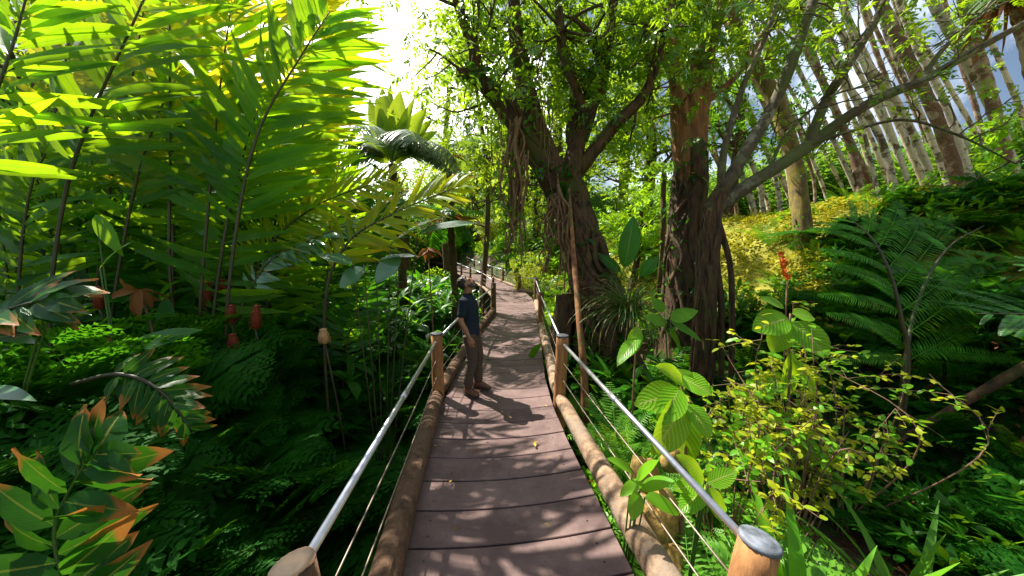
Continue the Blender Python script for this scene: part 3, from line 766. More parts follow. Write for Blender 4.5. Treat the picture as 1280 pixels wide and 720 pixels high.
        b = MB(); pts = [(-.09, .028), (-.05, .040), (.02, .043), (.10, .052), (.16, .046), (.19, .022)]
        V = [o + F * x + S * w_ + Z * z for z in (.002, .022) for x, w_ in pts] + [o + F * x - S * w_ + Z * z for z in (.002, .022) for x, w_ in pts]
        n = len(pts); Q = []
        for i in range(n - 1):
            Q += [(i, i + 1, n + i + 1, n + i), (2 * n + i + 1, 2 * n + i, 3 * n + i, 3 * n + i + 1), (n + i, n + i + 1, 3 * n + i + 1, 3 * n + i), (i + 1, i, 2 * n + i, 2 * n + i + 1)]
        Q += [(0, n, 3 * n, 2 * n), (n - 1, 2 * n + n - 1, 3 * n + n - 1, 2 * n - 1)]
        b.add(V, Q); b.build('sole', M['sole'], bt)
    # hair, beard, eyes
    b = MB()
    ellipsoid(b, H(-.026, 0, .040), .100, .083, .098, Rt)
    for _ in range(34):
        th, ph = rng.uniform(0, 6.28), rng.uniform(.1, 1.25)
        ellipsoid(b, H(-.026 + .095 * math.sin(ph) * math.cos(th) * .95, .080 * math.sin(ph) * math.sin(th), .042 + .094 * math.cos(ph)), .020, .020, .016, Rt, 8)
    hair_cut = MB(); hair_cut.v = b.v; hair_cut.q = b.q; hair_cut.qu = b.qu; hair_cut.qm = b.qm; hair_cut.t = b.t; hair_cut.tm = b.tm; hair_cut.n = b.n
    for i in range(len(b.v)):                                       # hairline: nothing in front of the forehead or under the nape
        L = (b.v[i] - hc) @ Rt
        L[:, 0] = np.where(L[:, 2] < .062, np.minimum(L[:, 0], .045), np.minimum(L[:, 0], .078)); L[:, 2] = np.maximum(L[:, 2], -.052 - .2 * np.minimum(L[:, 0] + .03, 0) * 0)
        L[:, 0] = np.where(L[:, 2] < .0, np.minimum(L[:, 0], -.012), L[:, 0])
        b.v[i] = L @ Rt.T + hc
    fuse(b, 'hair', M['hair'], root, .006, 1)
    b = MB()
    limb(b, [H(.012, -.071, -.020), H(.030, -.065, -.070), H(.066, -.036, -.098), H(.086, 0, -.103), H(.066, .036, -.098), H(.030, .065, -.070), H(.012, .071, -.020)], [.010, .017, .021, .022, .021, .017, .010], 12, 24)
    limb(b, [H(.080, -.032, -.070), H(.096, -.018, -.047), H(.103, 0, -.045), H(.096, .018, -.047), H(.080, .032, -.070)], [.008, .008, .008, .008, .008], 10, 14)
    ellipsoid(b, H(.074, 0, -.088), .026, .040, .026, Rt, 12); ellipsoid(b, H(.050, .040, -.066), .03, .022, .036, Rt, 10); ellipsoid(b, H(.050, -.040, -.066), .03, .022, .036, Rt, 10)
    fuse(b, 'beard', M['hair'], root, .005, 1)
    for s in (1, -1):
        b = MB(); ellipsoid(b, H(.081, s * .031, .008), .010, .013, .009, Rt, 10); b.build('eye', M['eye'], root)
    root.location = tuple(float(c) for c in loc); root.rotation_euler = (0, 0, rz)
    return root
make_person((-.60, 4.62, .031), R(-8))
# ------------------------------------------------------------------ plant builders
def tz(x, y): return float(terrain(x, y))
def ground_at(px, D):
    """where the terrain stands at image column px, forward distance D"""
    x = D * (px - 640) / FPX; return np.array([x, D, tz(x, D)])

def cane_leaves(mb, path, t0=.32, n=26, L=.62, W=.085, plane=None, ang=(62, 30), droop=.45, m=0, k=7, jit=.09, prof='lance'):
    """two ranks of long leaves along a stem"""
    P = smooth_path(path, 60); T, A, B = frames(P)
    pn = vec(0, -1, .15) if plane is None else np.asarray(plane, float)
    ts = np.linspace(t0, .995, n); idx = np.clip((ts * 59).astype(int), 0, 59)
    out = []
    for q, i in enumerate(idx):
        t = T[i]; nn = nrm(pn - t * np.dot(pn, t)); s = np.cross(t, nn) * (1 if q % 2 else -1)
        f = (ts[q] - t0) / (1 - t0)
        a = R(ang[0] * (1 - f) + ang[1] * f) + rng.normal(0, jit)
        d = t * math.cos(a) + s * math.sin(a) + nn * rng.normal(0, .18)
        ln = L * (.62 + .55 * math.sin(math.pi * min(1, f * .85 + .15))) * rng.uniform(.85, 1.1)
        out.append((P[i], d, nn + rng.normal(0, .32, 3), ln, W * rng.uniform(.85, 1.15), droop * rng.uniform(.3, 1.5)))
    Pn, D, N, Ls, Ws, Dr = [np.array(x) for x in zip(*out)]
    leaves(mb, Pn, D, N, Ls, Ws, Dr, k, prof, .16, m, wave=.055)

def ginger(label, pts, mat, stalk='stalk', r=.016, group=None, cat='ginger plant', **kw):
    pts = np.array(pts, float)
    root = thing('ginger_plant', label, cat, pts[0], group)
    mb = MB(); tube(mb, smooth_path(pts, 24), [r, r * .9, r * .3], 7); mb.build('stem', M[stalk], root)
    mb = MB(); cane_leaves(mb, pts, **kw); mb.build('foliage', M[mat], root)
    return root

def px_path(lst, D):
    """(px, py) list at one distance, or (px, py, D)"""
    return [at(*(p if len(p) == 3 else (p[0], p[1], D))) for p in lst]

def down_to_ground(p, dx=0, dy=0):
    x, y = p[0] + dx, p[1] + dy; return vec(x, y, tz(x, y) - .05)

# ---- generic clump protos for ground cover and shrubs (merged arrays)
def proto_lacy(n=8, L=.52, pairs=8, sub=5, seed=0):
    mb = MB(); g = np.random.default_rng(seed)
    az = g.uniform(0, 6.28, n); el = g.uniform(.35, 1.2, n)
    D = np.stack([np.cos(az) * np.cos(el), np.sin(az) * np.cos(el), np.sin(el)], -1); N = np.tile(vec(0, 0, 1), (n, 1)) + D * -.1
    P = np.stack([np.cos(az) * .03, np.sin(az) * .03, 0 * az], -1); Ls = L * g.uniform(.7, 1.2, n); a = g.uniform(.5, 1.1, n)
    rachis(mb, P, D, N, Ls, a, .006, 6)
    ts = np.linspace(.2, .96, pairs)
    p = pinnae(P, D, N, Ls, a, ts, R(58), .42 * np.sin(np.pi * ts ** .8) ** .6 + .05)
    q = pinnae(p[0], p[1], p[2], p[3], np.full(len(p[0]), .3), np.linspace(.12, .95, sub), R(48), .34 * np.linspace(1, .45, sub))
    diamonds(mb, q[0], q[1], q[2], q[3] * 1.1, q[3] * .46)
    return mb
def proto_sword(n=11, L=.8, pairs=22, seed=1, w=.016, ratio=.16, droop=(.6, 1.3), el=(.5, 1.25), prof='lance', ang=74):
    mb = MB(); g = np.random.default_rng(seed)
    az = np.arange(n) * 6.283 / n + g.uniform(-.3, .3, n); e = g.uniform(el[0], el[1], n)
    D = np.stack([np.cos(az) * np.cos(e), np.sin(az) * np.cos(e), np.sin(e)], -1); N = vec(0, 0, 1) - D * .2
    P = np.stack([np.cos(az) * .03, np.sin(az) * .03, 0 * az], -1); Ls = L * g.uniform(.7, 1.15, n); a = g.uniform(*droop, n)
    rachis(mb, P, D, N, Ls, a, .012, 8)
    ts = np.linspace(.12, .98, pairs)
    p = pinnae(P, D, N, Ls, a, ts, R(ang), ratio * np.sin(np.pi * (ts * .9 + .08)) ** .6 + .01, .05)
    leaves(mb, p[0], p[1], p[2], p[3], w * (L / .8), .3, 4, prof, .12)
    return mb
def proto_lance_bush(n=16, H=1.0, seed=2, L=.3, W=.06, per=11, prof='lance', el=(.75, 1.45)):
    mb = MB(); g = np.random.default_rng(seed)
    for i in range(n):
        az, e = g.uniform(0, 6.28), g.uniform(*el); h = H * g.uniform(.5, 1.1)
        d = vec(math.cos(az) * math.cos(e), math.sin(az) * math.cos(e), math.sin(e))
        b = vec(g.normal(0, .12), g.normal(0, .12), 0); pts = smooth_path([b, b + d * h * .6, b + d * h * .95 + vec(math.cos(az), math.sin(az), -.4) * h * .12], 10)
        tube(mb, pts, [.008, .003], 4, False)
        idx = g.uniform(.25, 1, per); pp = np.array([pts[min(9, int(q * 9.9))] for q in idx])
        A = g.uniform(0, 6.28, per); E = g.uniform(-.3, .9, per)
        D = np.stack([np.cos(A) * np.cos(E), np.sin(A) * np.cos(E), np.sin(E)], -1) + d * .35
        leaves(mb, pp, D, vec(0, 0, 1) + g.normal(0, .25, (per, 3)), L * g.uniform(.6, 1.15, per), W * g.uniform(.8, 1.2, per), g.uniform(.2, 1.0, per), 5, prof, .16)
    return mb
def proto_round(n=60, Rr=.35, L=.12, W=.08, seed=3):
    mb = MB(); g = np.random.default_rng(seed)
    v = g.normal(0, 1, (n, 3)); v = nrm(v); v[:, 2] = np.abs(v[:, 2]) * .9; P = v * Rr * g.uniform(.5, 1, (n, 1)) ** .5
    D = v * vec(1, 1, .2) + g.normal(0, .4, (n, 3)); leaves(mb, P, D, vec(0, 0, 1) + g.normal(0, .35, (n, 3)), L * g.uniform(.6, 1.2, n), W, .4, 4, 'ovate', .15)
    return mb
def proto_tuft(n=26, L=.25, W=.012, seed=4, droop=(.5, 1.6), el=(.7, 1.5)):
    mb = MB(); g = np.random.default_rng(seed)
    az, e = g.uniform(0, 6.28, n), g.uniform(*el, n)
    D = np.stack([np.cos(az) * np.cos(e), np.sin(az) * np.cos(e), np.sin(e)], -1)
    P = np.stack([g.normal(0, .03, n), g.normal(0, .03, n), 0 * az], -1)
    leaves(mb, P, D, vec(0, 0, 1) - D * .2, L * g.uniform(.5, 1.2, n), W, g.uniform(*droop, n), 5, 'blade', .3)
    return mb
def proto_twigs(n, Rr, L, W, seed, prof='ovate', per=40, flat=.75):
    """loose globe of leafy twigs used for far crowns"""
    mb = MB(); g = np.random.default_rng(seed)
    for i in range(n):
        v = nrm(g.normal(0, 1, 3)); c = v * Rr * g.uniform(.25, 1) ** .6 * vec(1, 1, flat)
        m = per; P = c + g.normal(0, Rr * .17, (m, 3)) * vec(1, 1, .7)
        A = g.uniform(0, 6.28, m); E = g.normal(-.15, .45, m)
        D = np.stack([np.cos(A) * np.cos(E), np.sin(A) * np.cos(E), np.sin(E)], -1)
        diamonds(mb, P, D, vec(0, 0, 1) + g.normal(0, .45, (m, 3)), L * g.uniform(.6, 1.25, m), W * g.uniform(.8, 1.2, m))
    return mb

PR = {
    'lacy': [proto_lacy(9, .70, 10, 6, s) for s in (1, 2, 3)],
    'sword': [proto_sword(11, .8, 20, s) for s in (4, 5)],
    'lance': [proto_lance_bush(14, 1.0, s) for s in (6, 7)],
    'wide': [proto_lance_bush(10, .9, s, .34, .12, 8, 'ovate') for s in (8, 9)],
    'round': [proto_round(60, .35, .12, .08, s) for s in (10, 11)],
    'clover': [proto_round(90, .22, .05, .045, s) for s in (12, 13)],
    'tuft': [proto_tuft(24, .28, .012, s) for s in (14, 15)],
    'globe': [proto_twigs(46, 1.0, .17, .075, s) for s in (16, 17, 18)],
}
PRM = {k: [m.merge() for m in v] for k, v in PR.items()}

def cover(name, label, kind_list, mat, n, region, size, zoff=0.0, seed=0, parent=None, tilt=.25, keep=None, group=None, mindist=0.0):
    """many clumps spread on the ground as one object (ground cover)"""
    g = np.random.default_rng(seed); x0, x1, y0, y1 = region
    X = g.uniform(x0, x1, n); Y = g.uniform(y0, y1, n)
    if keep is not None:
        k = keep(X, Y); X, Y = X[k], Y[k]
    Z = terrain(X, Y) + zoff
    mb = MB(); nn = len(X); pick = g.integers(0, len(kind_list), nn)
    s = g.uniform(size[0], size[1], nn); rz = g.uniform(0, 6.28, nn); tx, ty = g.normal(0, tilt, nn), g.normal(0, tilt, nn)
    for i, pr in enumerate(kind_list):
        q = pick == i; mb.scatter(pr, rot_mats(np.stack([X, Y, Z], -1)[q], rz[q], s[q], tx[q], ty[q]))
    o = mb.build(name, mat, parent); tag(o, label, None if parent else 'ground cover', group, 'stuff')
    return o

def lat(X, Y): return X - xc(np.clip(Y, -3, 33))
off_deck = lambda m: (lambda X, Y: np.abs(lat(X, Y)) > m)

# ------------------------------------------------------------------ ground cover (nobody could count it)
LS = PRM['lacy']; SW = PRM['sword']
cover('ferny_ground_cover', 'dark lacy ferns blanketing the gully left of the walkway', LS, M['fern'], 1150, (-12.5, -1.0, .2, 9), (.6, 1.35), .15, 21, keep=lambda X, Y: lat(X, Y) < -1.25)
cover('leafy_undergrowth', 'dim leafy undergrowth under the ginger canes at left', PRM['lance'] + PRM['wide'], M['deep'], 620, (-17, -1.6, 4.6, 18), (.8, 1.7), 0, 22, keep=lambda X, Y: (lat(X, Y) < -1.6) & (X < -1.6 - .1 * Y + .6))
cover('mixed_fern_cover', 'scattered longer ferns and lance leaves among the lacy ferns at left', SW + PRM['lance'], M['deep'], 150, (-8.5, -1.3, .8, 9), (.35, .75), .15, 31, keep=lambda X, Y: lat(X, Y) < -1.4)
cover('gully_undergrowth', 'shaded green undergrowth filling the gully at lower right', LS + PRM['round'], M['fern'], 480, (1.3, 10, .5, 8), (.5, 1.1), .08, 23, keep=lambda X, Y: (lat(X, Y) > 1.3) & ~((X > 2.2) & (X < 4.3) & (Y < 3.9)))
cover('gully_leaf_cover', 'broad and narrow leaved plants rising from the gully at right', PRM['wide'] + PRM['lance'] + SW, M['mid'], 150, (2.0, 10, 1.6, 8), (.4, .9), 0, 32, keep=lambda X, Y: (lat(X, Y) > 1.9) & ~((X > 2.2) & (X < 4.3) & (Y < 3.9)))
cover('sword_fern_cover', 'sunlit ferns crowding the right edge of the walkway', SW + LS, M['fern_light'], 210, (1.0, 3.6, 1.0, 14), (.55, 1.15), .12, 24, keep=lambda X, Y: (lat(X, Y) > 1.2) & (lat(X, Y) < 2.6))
cover('bank_cover', 'low yellow green plants carpeting the sunny bank on the right', PRM['clover'] + PRM['tuft'], M['moss'], 2300, (1.5, 20, 4.6, 21), (.8, 2.2), .0, 25, keep=lambda X, Y: (lat(X, Y) > 2.6) & (terrain(X, Y) > .4))
cover('bank_fern_cover', 'mixed green ferns scattered over the right bank', SW + PRM['round'], M['mid'], 460, (2.5, 20, 4.6, 20), (.5, 1.5), .0, 26, keep=lambda X, Y: (lat(X, Y) > 2.2) & (np.sin(X * 1.3 + Y * .7) + np.sin(Y * 1.1 - X) > .1))
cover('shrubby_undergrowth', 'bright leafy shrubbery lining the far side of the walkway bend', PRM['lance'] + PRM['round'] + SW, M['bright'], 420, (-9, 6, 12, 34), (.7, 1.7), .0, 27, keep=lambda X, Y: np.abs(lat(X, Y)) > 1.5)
cover('mid_shrub_cover', 'dark green shrubs between the palms and the walkway', PRM['wide'] + SW + PRM['lance'], M['mid'], 150, (-7, -1.2, 7, 20), (.6, 1.2), .0, 28, keep=lambda X, Y: lat(X, Y) < -1.4)
cover('clover_cover', 'tiny bright clover leaves on the ground beside the lower right rail', PRM['clover'], M['bright'], 260, (1.05, 2.6, .8, 4.0), (.8, 1.6), .12, 29)
cover('leaf_litter', 'brown leaf litter on the bare gully floor', [proto_round(40, .5, .16, .05, 60).merge()], M['dead'], 160, (1.4, 7.5, 1.2, 6), (.6, 1.0), -.12, 30, tilt=.1, keep=lambda X, Y: lat(X, Y) > 1.4)

# far wood read as one mass
def far_wood():
    g = np.random.default_rng(40); mb = MB(); pos, sc = [], []
    for i in range(330):
        a = g.uniform(R(-68), R(70)); d = g.uniform(30, 58); x, y = d * math.sin(a), d * math.cos(a)
        h = g.uniform(1, 11) if abs(a + R(19)) > R(9) else g.uniform(0, 6.0)
        if a > R(14): h = g.uniform(0, 4.0)
        pos.append((x, y, tz(x, y) + h)); sc.append(g.uniform(2.0, 3.6))
    pos, sc = np.array(pos), np.array(sc); pk = g.integers(0, 3, len(pos))
    for i in range(3): mb.scatter(PRM['globe'][i], rot_mats(pos[pk == i], g.uniform(0, 6.28, (pk == i).sum()), sc[pk == i]))
    o = mb.build('distant_woods', M['far']); tag(o, 'hazy green woods closing the view behind everything', 'woods', None, 'stuff')
far_wood()

# ------------------------------------------------------------------ ginger canes at left
S_ = lambda *a: px_path(a[:-1], a[-1])
def hero(label, D, pts, mat='ginger', base_dx=.0, **kw):
    rooted = kw.pop('rooted', True)
    if rooted: k_ = 1.38; D *= k_; kw['L'] *= k_ * 1.02; kw['W'] *= k_ * .68; kw['n'] = int(kw['n'] * 2.3); kw['r'] = .018
    P = px_path(pts, D); P = [down_to_ground(P[0], base_dx)] + P if rooted else P
    return ginger(label, P, mat, **kw)
CG = 'tall ginger canes in the sunlit thicket'
hero('tall ginger cane whose backlit fan of broad leaves fills the top left corner', 2.5, [(62, 400), (80, 250), (112, 150), (166, 30), (205, -60)], t0=.50, n=22, L=.80, W=.125, ang=(62, 38), droop=.35, group=CG)
hero('backlit ginger cane arching right towards the bright gap in the sky', 2.7, [(282, 420), (298, 270), (325, 160), (375, 72), (412, 15)], t0=.40, n=36, L=.70, W=.105, ang=(66, 45), droop=.45, group=CG)
hero('yellowing ginger cane glowing at the top between the two backlit green ones', 3.0, [(212, 330), (213, 200), (212, 60), (214, -90)], 'ginger_yellow', t0=.42, n=34, L=.95, W=.13, ang=(75, 60), droop=.3, group=CG)
hero('yellow leaved ginger cane high behind the arching one', 3.6, [(300, 300), (310, 150), (330, 30), (360, -60)], 'ginger_yellow', t0=.40, n=30, L=.95, W=.14, ang=(75, 55), droop=.3, group=CG)
hero('shaded ginger cane leaning right under the big backlit fan', 3.0, [(140, 400), (165, 250), (195, 150), (225, 90)], t0=.45, n=24, L=.66, W=.10, ang=(75, 40), group=CG)
hero('dark ginger cane crossing the middle of the thicket', 2.9, [(262, 440), (280, 300), (305, 190), (325, 130)], t0=.35, n=28, L=.75, W=.105, ang=(80, 45), group=CG)
hero('ginger cane with drooping leaves hanging over the red cones', 3.2, [(216, 420), (216, 300), (216, 200), (220, 150)], t0=.40, n=24, L=.75, W=.11, ang=(85, 50), droop=.8, group=CG)
hero('ginger cane leaning out of the left edge with a bright top', 2.2, [(-60, 330), (-30, 190), (15, 60), (40, -30)], t0=.45, n=20, L=.65, W=.115, ang=(70, 40), group=CG)
hero('low glossy ginger cane beside the dark trunkless gap at far left', 2.9, [(20, 470), (25, 330), (40, 230), (70, 170)], t0=.35, n=24, L=.65, W=.105, ang=(80, 45), group=CG)
hero('feathery yellow green ginger cane arching over the grey palm', 3.0, [(300, 400), (335, 310), (400, 255), (490, 222)], 'ginger_yellow', t0=.40, n=44, L=.42, W=.050, ang=(68, 45), droop=.3, plane=(0, -.8, .6), group=CG)
hero('yellow tipped ginger cane reaching right beside the banana leaves', 2.8, [(405, 400), (430, 310), (490, 268), (575, 232)], 'ginger_yellow', t0=.42, n=26, L=.40, W=.075, ang=(62, 30), droop=.5, plane=(0, -.8, .6), group=CG)
hero('silvery ginger cane catching white light below the feathery yellow one', 2.9, [(290, 420), (330, 335), (380, 304), (440, 280)], 'silver', t0=.42, n=28, L=.26, W=.062, ang=(62, 40), droop=.6, plane=(0, -.5, .8), group=CG)
hero('scorched ginger cane with orange and yellow blotches at the left edge', 1.9, [(-60, 470), (-20, 405), (20, 384), (72, 372)], 'ginger_scorch', t0=.15, n=17, L=.34, W=.115, ang=(50, 25), plane=(.1, -.6, .8), droop=.6, rooted=False, group=CG)
hero('close ginger leaf spray with scorched orange tips in the bottom left corner', 1.25, [(110, 800), (82, 735), (68, 660), (100, 590), (122, 566)], 'ginger_scorch', t0=.06, n=26, L=.27, W=.115, ang=(78, 50), droop=.35, plane=(.1, -.92, .35), rooted=False, stalk='greenstalk', r=.006, group=CG)
hero('drooping ginger leaf spray with brown tips hanging before the dark ferns', 2.2, [(90, 480), (150, 468), (200, 488), (238, 535)], 'ginger_scorch', t0=.30, n=23, L=.22, W=.075, ang=(70, 40), droop=.4, plane=(0, -.7, .7), rooted=False, group=CG)
hero('ginger cane standing deep at left with leaves held level', 4.2, [(95, 400), (100, 300), (120, 180), (150, 90)], t0=.4, n=26, L=.72, W=.10, ang=(85, 55), group=CG)
hero('ginger cane behind the arching one with sun through its crown', 4.0, [(370, 380), (365, 270), (385, 170), (420, 110)], 'ginger', t0=.4, n=30, L=.62, W=.09, ang=(75, 45), group=CG)
hero('bright ginger cane leaning right near the top centre gap', 3.4, [(330, 380), (350, 250), (385, 140), (420, 75)], 'ginger_yellow', t0=.45, n=26, L=.55, W=.085, ang=(70, 40), group=CG)

hero('green ginger cane between the top left fan and the yellowing one', 3.1, [(120, 380), (140, 220), (165, 100), (185, -20)], t0=.40, n=24, L=.75, W=.11, ang=(72, 45), group=CG)
hero('yellow ginger cane behind the top left fan', 3.5, [(20, 340), (60, 180), (85, 60), (100, -60)], 'ginger_yellow', t0=.40, n=24, L=.85, W=.12, ang=(75, 45), group=CG)
hero('green ginger cane right beside the yellowing one', 2.9, [(250, 400), (262, 240), (275, 110), (290, 0)], t0=.45, n=22, L=.75, W=.10, ang=(72, 45), group=CG)
hero('yellow ginger cane with its tip beside the sky gap', 3.8, [(350, 330), (365, 190), (385, 90), (400, -20)], 'ginger_yellow', t0=.40, n=22, L=.62, W=.09, ang=(70, 40), group=CG)
hero('dark ginger cane low behind the red cones', 3.3, [(330, 430), (340, 330), (355, 250), (375, 190)], t0=.3, n=22, L=.65, W=.10, ang=(80, 45), group=CG)

def back_canes():
    g = np.random.default_rng(50); protos = []
    for v in range(4):
        h = (3.3, 4.0, 2.7, 4.5)[v]; lean = (.5, .3, .8, .4)[v]
        pts = [vec(0, 0, 0), vec(lean * .15, 0, h * .4), vec(lean * .5, 0, h * .75), vec(lean, 0, h)]
        o = ginger('x', pts, ('deep', 'mid', 'deep', 'ginger')[v], t0=.16, n=48, L=.80, W=.10, ang=(85, 42), droop=.6, plane=(0, -1, .1))  # darker leaf colours put the thicket's shade into most of these canes
        protos.append(o)
    rows = [('front', 22, (-8.0, -2.4), (4.6, 5.6)), ('middle', 30, (-10.5, -2.8), (5.7, 7.4)), ('rear', 30, (-14.5, -4.4), (7.6, 10.5))]
    k = 0
    for nm, n, xr, yr in rows:
        for i in range(n):
            x = xr[0] + (xr[1] - xr[0]) * (i + g.uniform(.1, .9)) / n; y = g.uniform(*yr)
            if x > -.50 * y + .2: x = -.50 * y + .1 - g.uniform(0, .8)
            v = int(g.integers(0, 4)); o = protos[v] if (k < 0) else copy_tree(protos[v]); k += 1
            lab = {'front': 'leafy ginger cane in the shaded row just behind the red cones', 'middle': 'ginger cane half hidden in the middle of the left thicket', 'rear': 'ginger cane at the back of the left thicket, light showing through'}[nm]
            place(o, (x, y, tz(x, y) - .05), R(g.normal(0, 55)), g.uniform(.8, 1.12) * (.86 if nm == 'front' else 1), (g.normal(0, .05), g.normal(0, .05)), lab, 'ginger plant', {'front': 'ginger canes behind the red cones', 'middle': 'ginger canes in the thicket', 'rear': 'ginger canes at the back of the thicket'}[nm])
    for p in protos:
        for c in list(p.children): bpy.data.objects.remove(c)
        bpy.data.objects.remove(p)
back_canes()

# red cone flowers on their own stalks
def cone_flower(label, px, py, D, h=.24, r=.055, mat='cone'):
    h *= .95; r *= .78
    p = at(px, py, D); b = down_to_ground(p, rng.normal(0, .08), rng.normal(.1, .05))
    root = thing('cone_flower', label, 'flower', b, 'beehive ginger cones')
    tilt = nrm(vec(rng.normal(0, .08), rng.normal(0, .08), 1))
    mb = MB(); tube(mb, smooth_path([b, (b + p) / 2 + vec(.03, 0, 0), p - tilt * h * .5], 12), [.012, .010], 7); mb.build('stem', M['stalk'], root)
    mb = MB(); c = p - tilt * h * .5
    lathe(mb, c, [(.01, 0), (r * .75, h * .12), (r * .9, h * .4), (r * .75, h * .75), (r * .3, h * .96), (0, h)], 14, axis=tilt)
    nb = 12
    for i in range(nb):                                              # overlapping cupped bracts
        f = i / nb; rr = r * (.75 + .5 * math.sin(math.pi * min(1, f + .18))) * (1 - .35 * f)
        for j in range(9):
            a = j * 6.283 / 9 + i * .35; q = vec(math.cos(a), math.sin(a), 0)
            leaves(mb, c + tilt * h * (f * .92 + .03) + q * rr * .75, q * .75 + tilt, q - tilt * .5, h * .13, r * .75, -.9, 4, 'ovate', -.2)
    mb.build('cone', M[mat], root)
cone_flower('bright red ginger cone, tallest of the cluster left of the pale one', 320, 396, 3.6, .30)
cone_flower('red ginger cone standing highest in the left cluster', 289, 392, 3.7, .24)
cone_flower('red ginger cone lowest in the cluster, just under its neighbours', 292, 428, 3.5, .22)
cone_flower('dull red ginger cone behind the cluster near the dead leaf', 258, 368, 4.1, .36, .07)
cone_flower('small red ginger cone furthest back beside the dark canes', 279, 358, 4.3, .22)
cone_flower('large shaded red ginger cone low at far left', 84, 486, 3.0, .30, .065)
cone_flower('dim red ginger cone above the broad dark leaf', 138, 430, 3.3, .22, .06)
cone_flower('dim reddish ginger cone beside the large shaded one', 112, 462, 3.2, .22, .055)
cone_flower('reddish ginger cone near the left edge beneath the scorched leaves', 124, 372, 3.6, .28, .06)
cone_flower('pale pink ginger cone opening alone beside the ferns', 405, 420, 3.7, .20, .07, 'cone_pale')

def dead_clump(label, px, py, D, n=11, L=.35):
    p = at(px, py, D); root = thing('dead_leaf_cluster', label, 'dead leaves', down_to_ground(p))
    mb = MB(); b = down_to_ground(p); tube(mb, smooth_path([b, (b + p) / 2 + vec(.04, .05, 0), p], 8), [.014, .01], 6); mb.build('stem', M['twig'], root)
    mb = MB(); A = rng.uniform(0, 6.28, n); D_ = np.stack([np.cos(A) * .6, np.sin(A) * .5, rng.uniform(-1.1, .2, n)], -1)
    leaves(mb, np.tile(p, (n, 1)), D_, rng.normal(0, .5, (n, 3)) + vec(0, -.6, .6), L * rng.uniform(.5, 1.1, n), .08, rng.uniform(.3, 1.6, n), 7, 'lance', .5, wave=.1); mb.build('foliage', M['dead'], root)
dead_clump('withered brown leaf cluster hanging above the red cones', 175, 362, 3.5)
dead_clump('dry orange brown leaves drooping under the banana leaves', 535, 312, 5.2, 8, .26)

def broad_leaf(mb, p0, p1, W, nrm_hint=(0, -.5, 1), droop=.35, prof='paddle', k=12, m=0, fold=.12):
    d = p1 - p0; leaves(mb, p0, d + np.asarray(nrm_hint) * np.linalg.norm(d) * droop * .45, nrm_hint, np.linalg.norm(d) * 1.04, W, droop, k, prof, fold, m, wave=.015)

def broad_plant(label, base, lst, D, mat, name='broad_leaf_plant', cat='plant', stemmat='greenstalk', W=.2, prof='ovate', group=None, hint=(0, -.6, .8), r=.008):
    """lst: (px0, py0, px1, py1[, width px]) blade base to tip"""
    root = thing(name, label, cat, base, group)
    sm = MB(); lm = MB()
    for e in lst:
        a = at(e[0], e[1], D); d2 = D + rng.uniform(-.15, .05); b = at(e[2], e[3], d2); w_ = (e[4] / FPX * D) if len(e) > 4 else W
        tube(sm, smooth_path([base, base * .45 + a * .55 + vec(0, 0, .05), a], 10), [r, r * .7], 6)
        broad_leaf(lm, a, b, w_, np.asarray(hint) + rng.normal(0, .15, 3), rng.uniform(.2, .5), prof, m=0)
    sm.build('stem', M[stemmat], root); lm.build('foliage', M[mat], root); return root
gb = lambda px, D, dx=0, dy=0: down_to_ground(at(px, 400, D), dx, dy)
broad_plant('broad banana like leaves lit white on top in front of the palms', gb(470, 3.7), [(488, 306, 548, 268, 46), (522, 292, 594, 276, 24), (470, 326, 522, 318, 30), (440, 330, 398, 318, 30), (455, 335, 425, 358, 30), (500, 320, 470, 352, 26)], 3.7, 'silver', prof='ovate', hint=(.2, -.4, .9), stemmat='stalk')
broad_plant('single broad dark leaf lying level over the shaded ferns', gb(110, 2.6, -.2), [(128, 452, 246, 412, 34)], 2.6, 'broad_dark', prof='ovate', hint=(0, -.6, .9))
broad_plant('shiny leaves poking out of the shade at the left edge', gb(-40, 2.0), [(-30, 492, 40, 498, 22), (-40, 520, 20, 512, 16), (-20, 415, 45, 428, 20), (60, 380, 112, 392, 14), (70, 372, 110, 372, 12)], 2.0, 'silver', prof='lance')
broad_plant('bright green single leaf tilted upright in front of the dark canes', gb(140, 3.0), [(120, 268, 150, 318, 18), (125, 335, 165, 300, 12)], 3.0, 'bright', prof='lance')
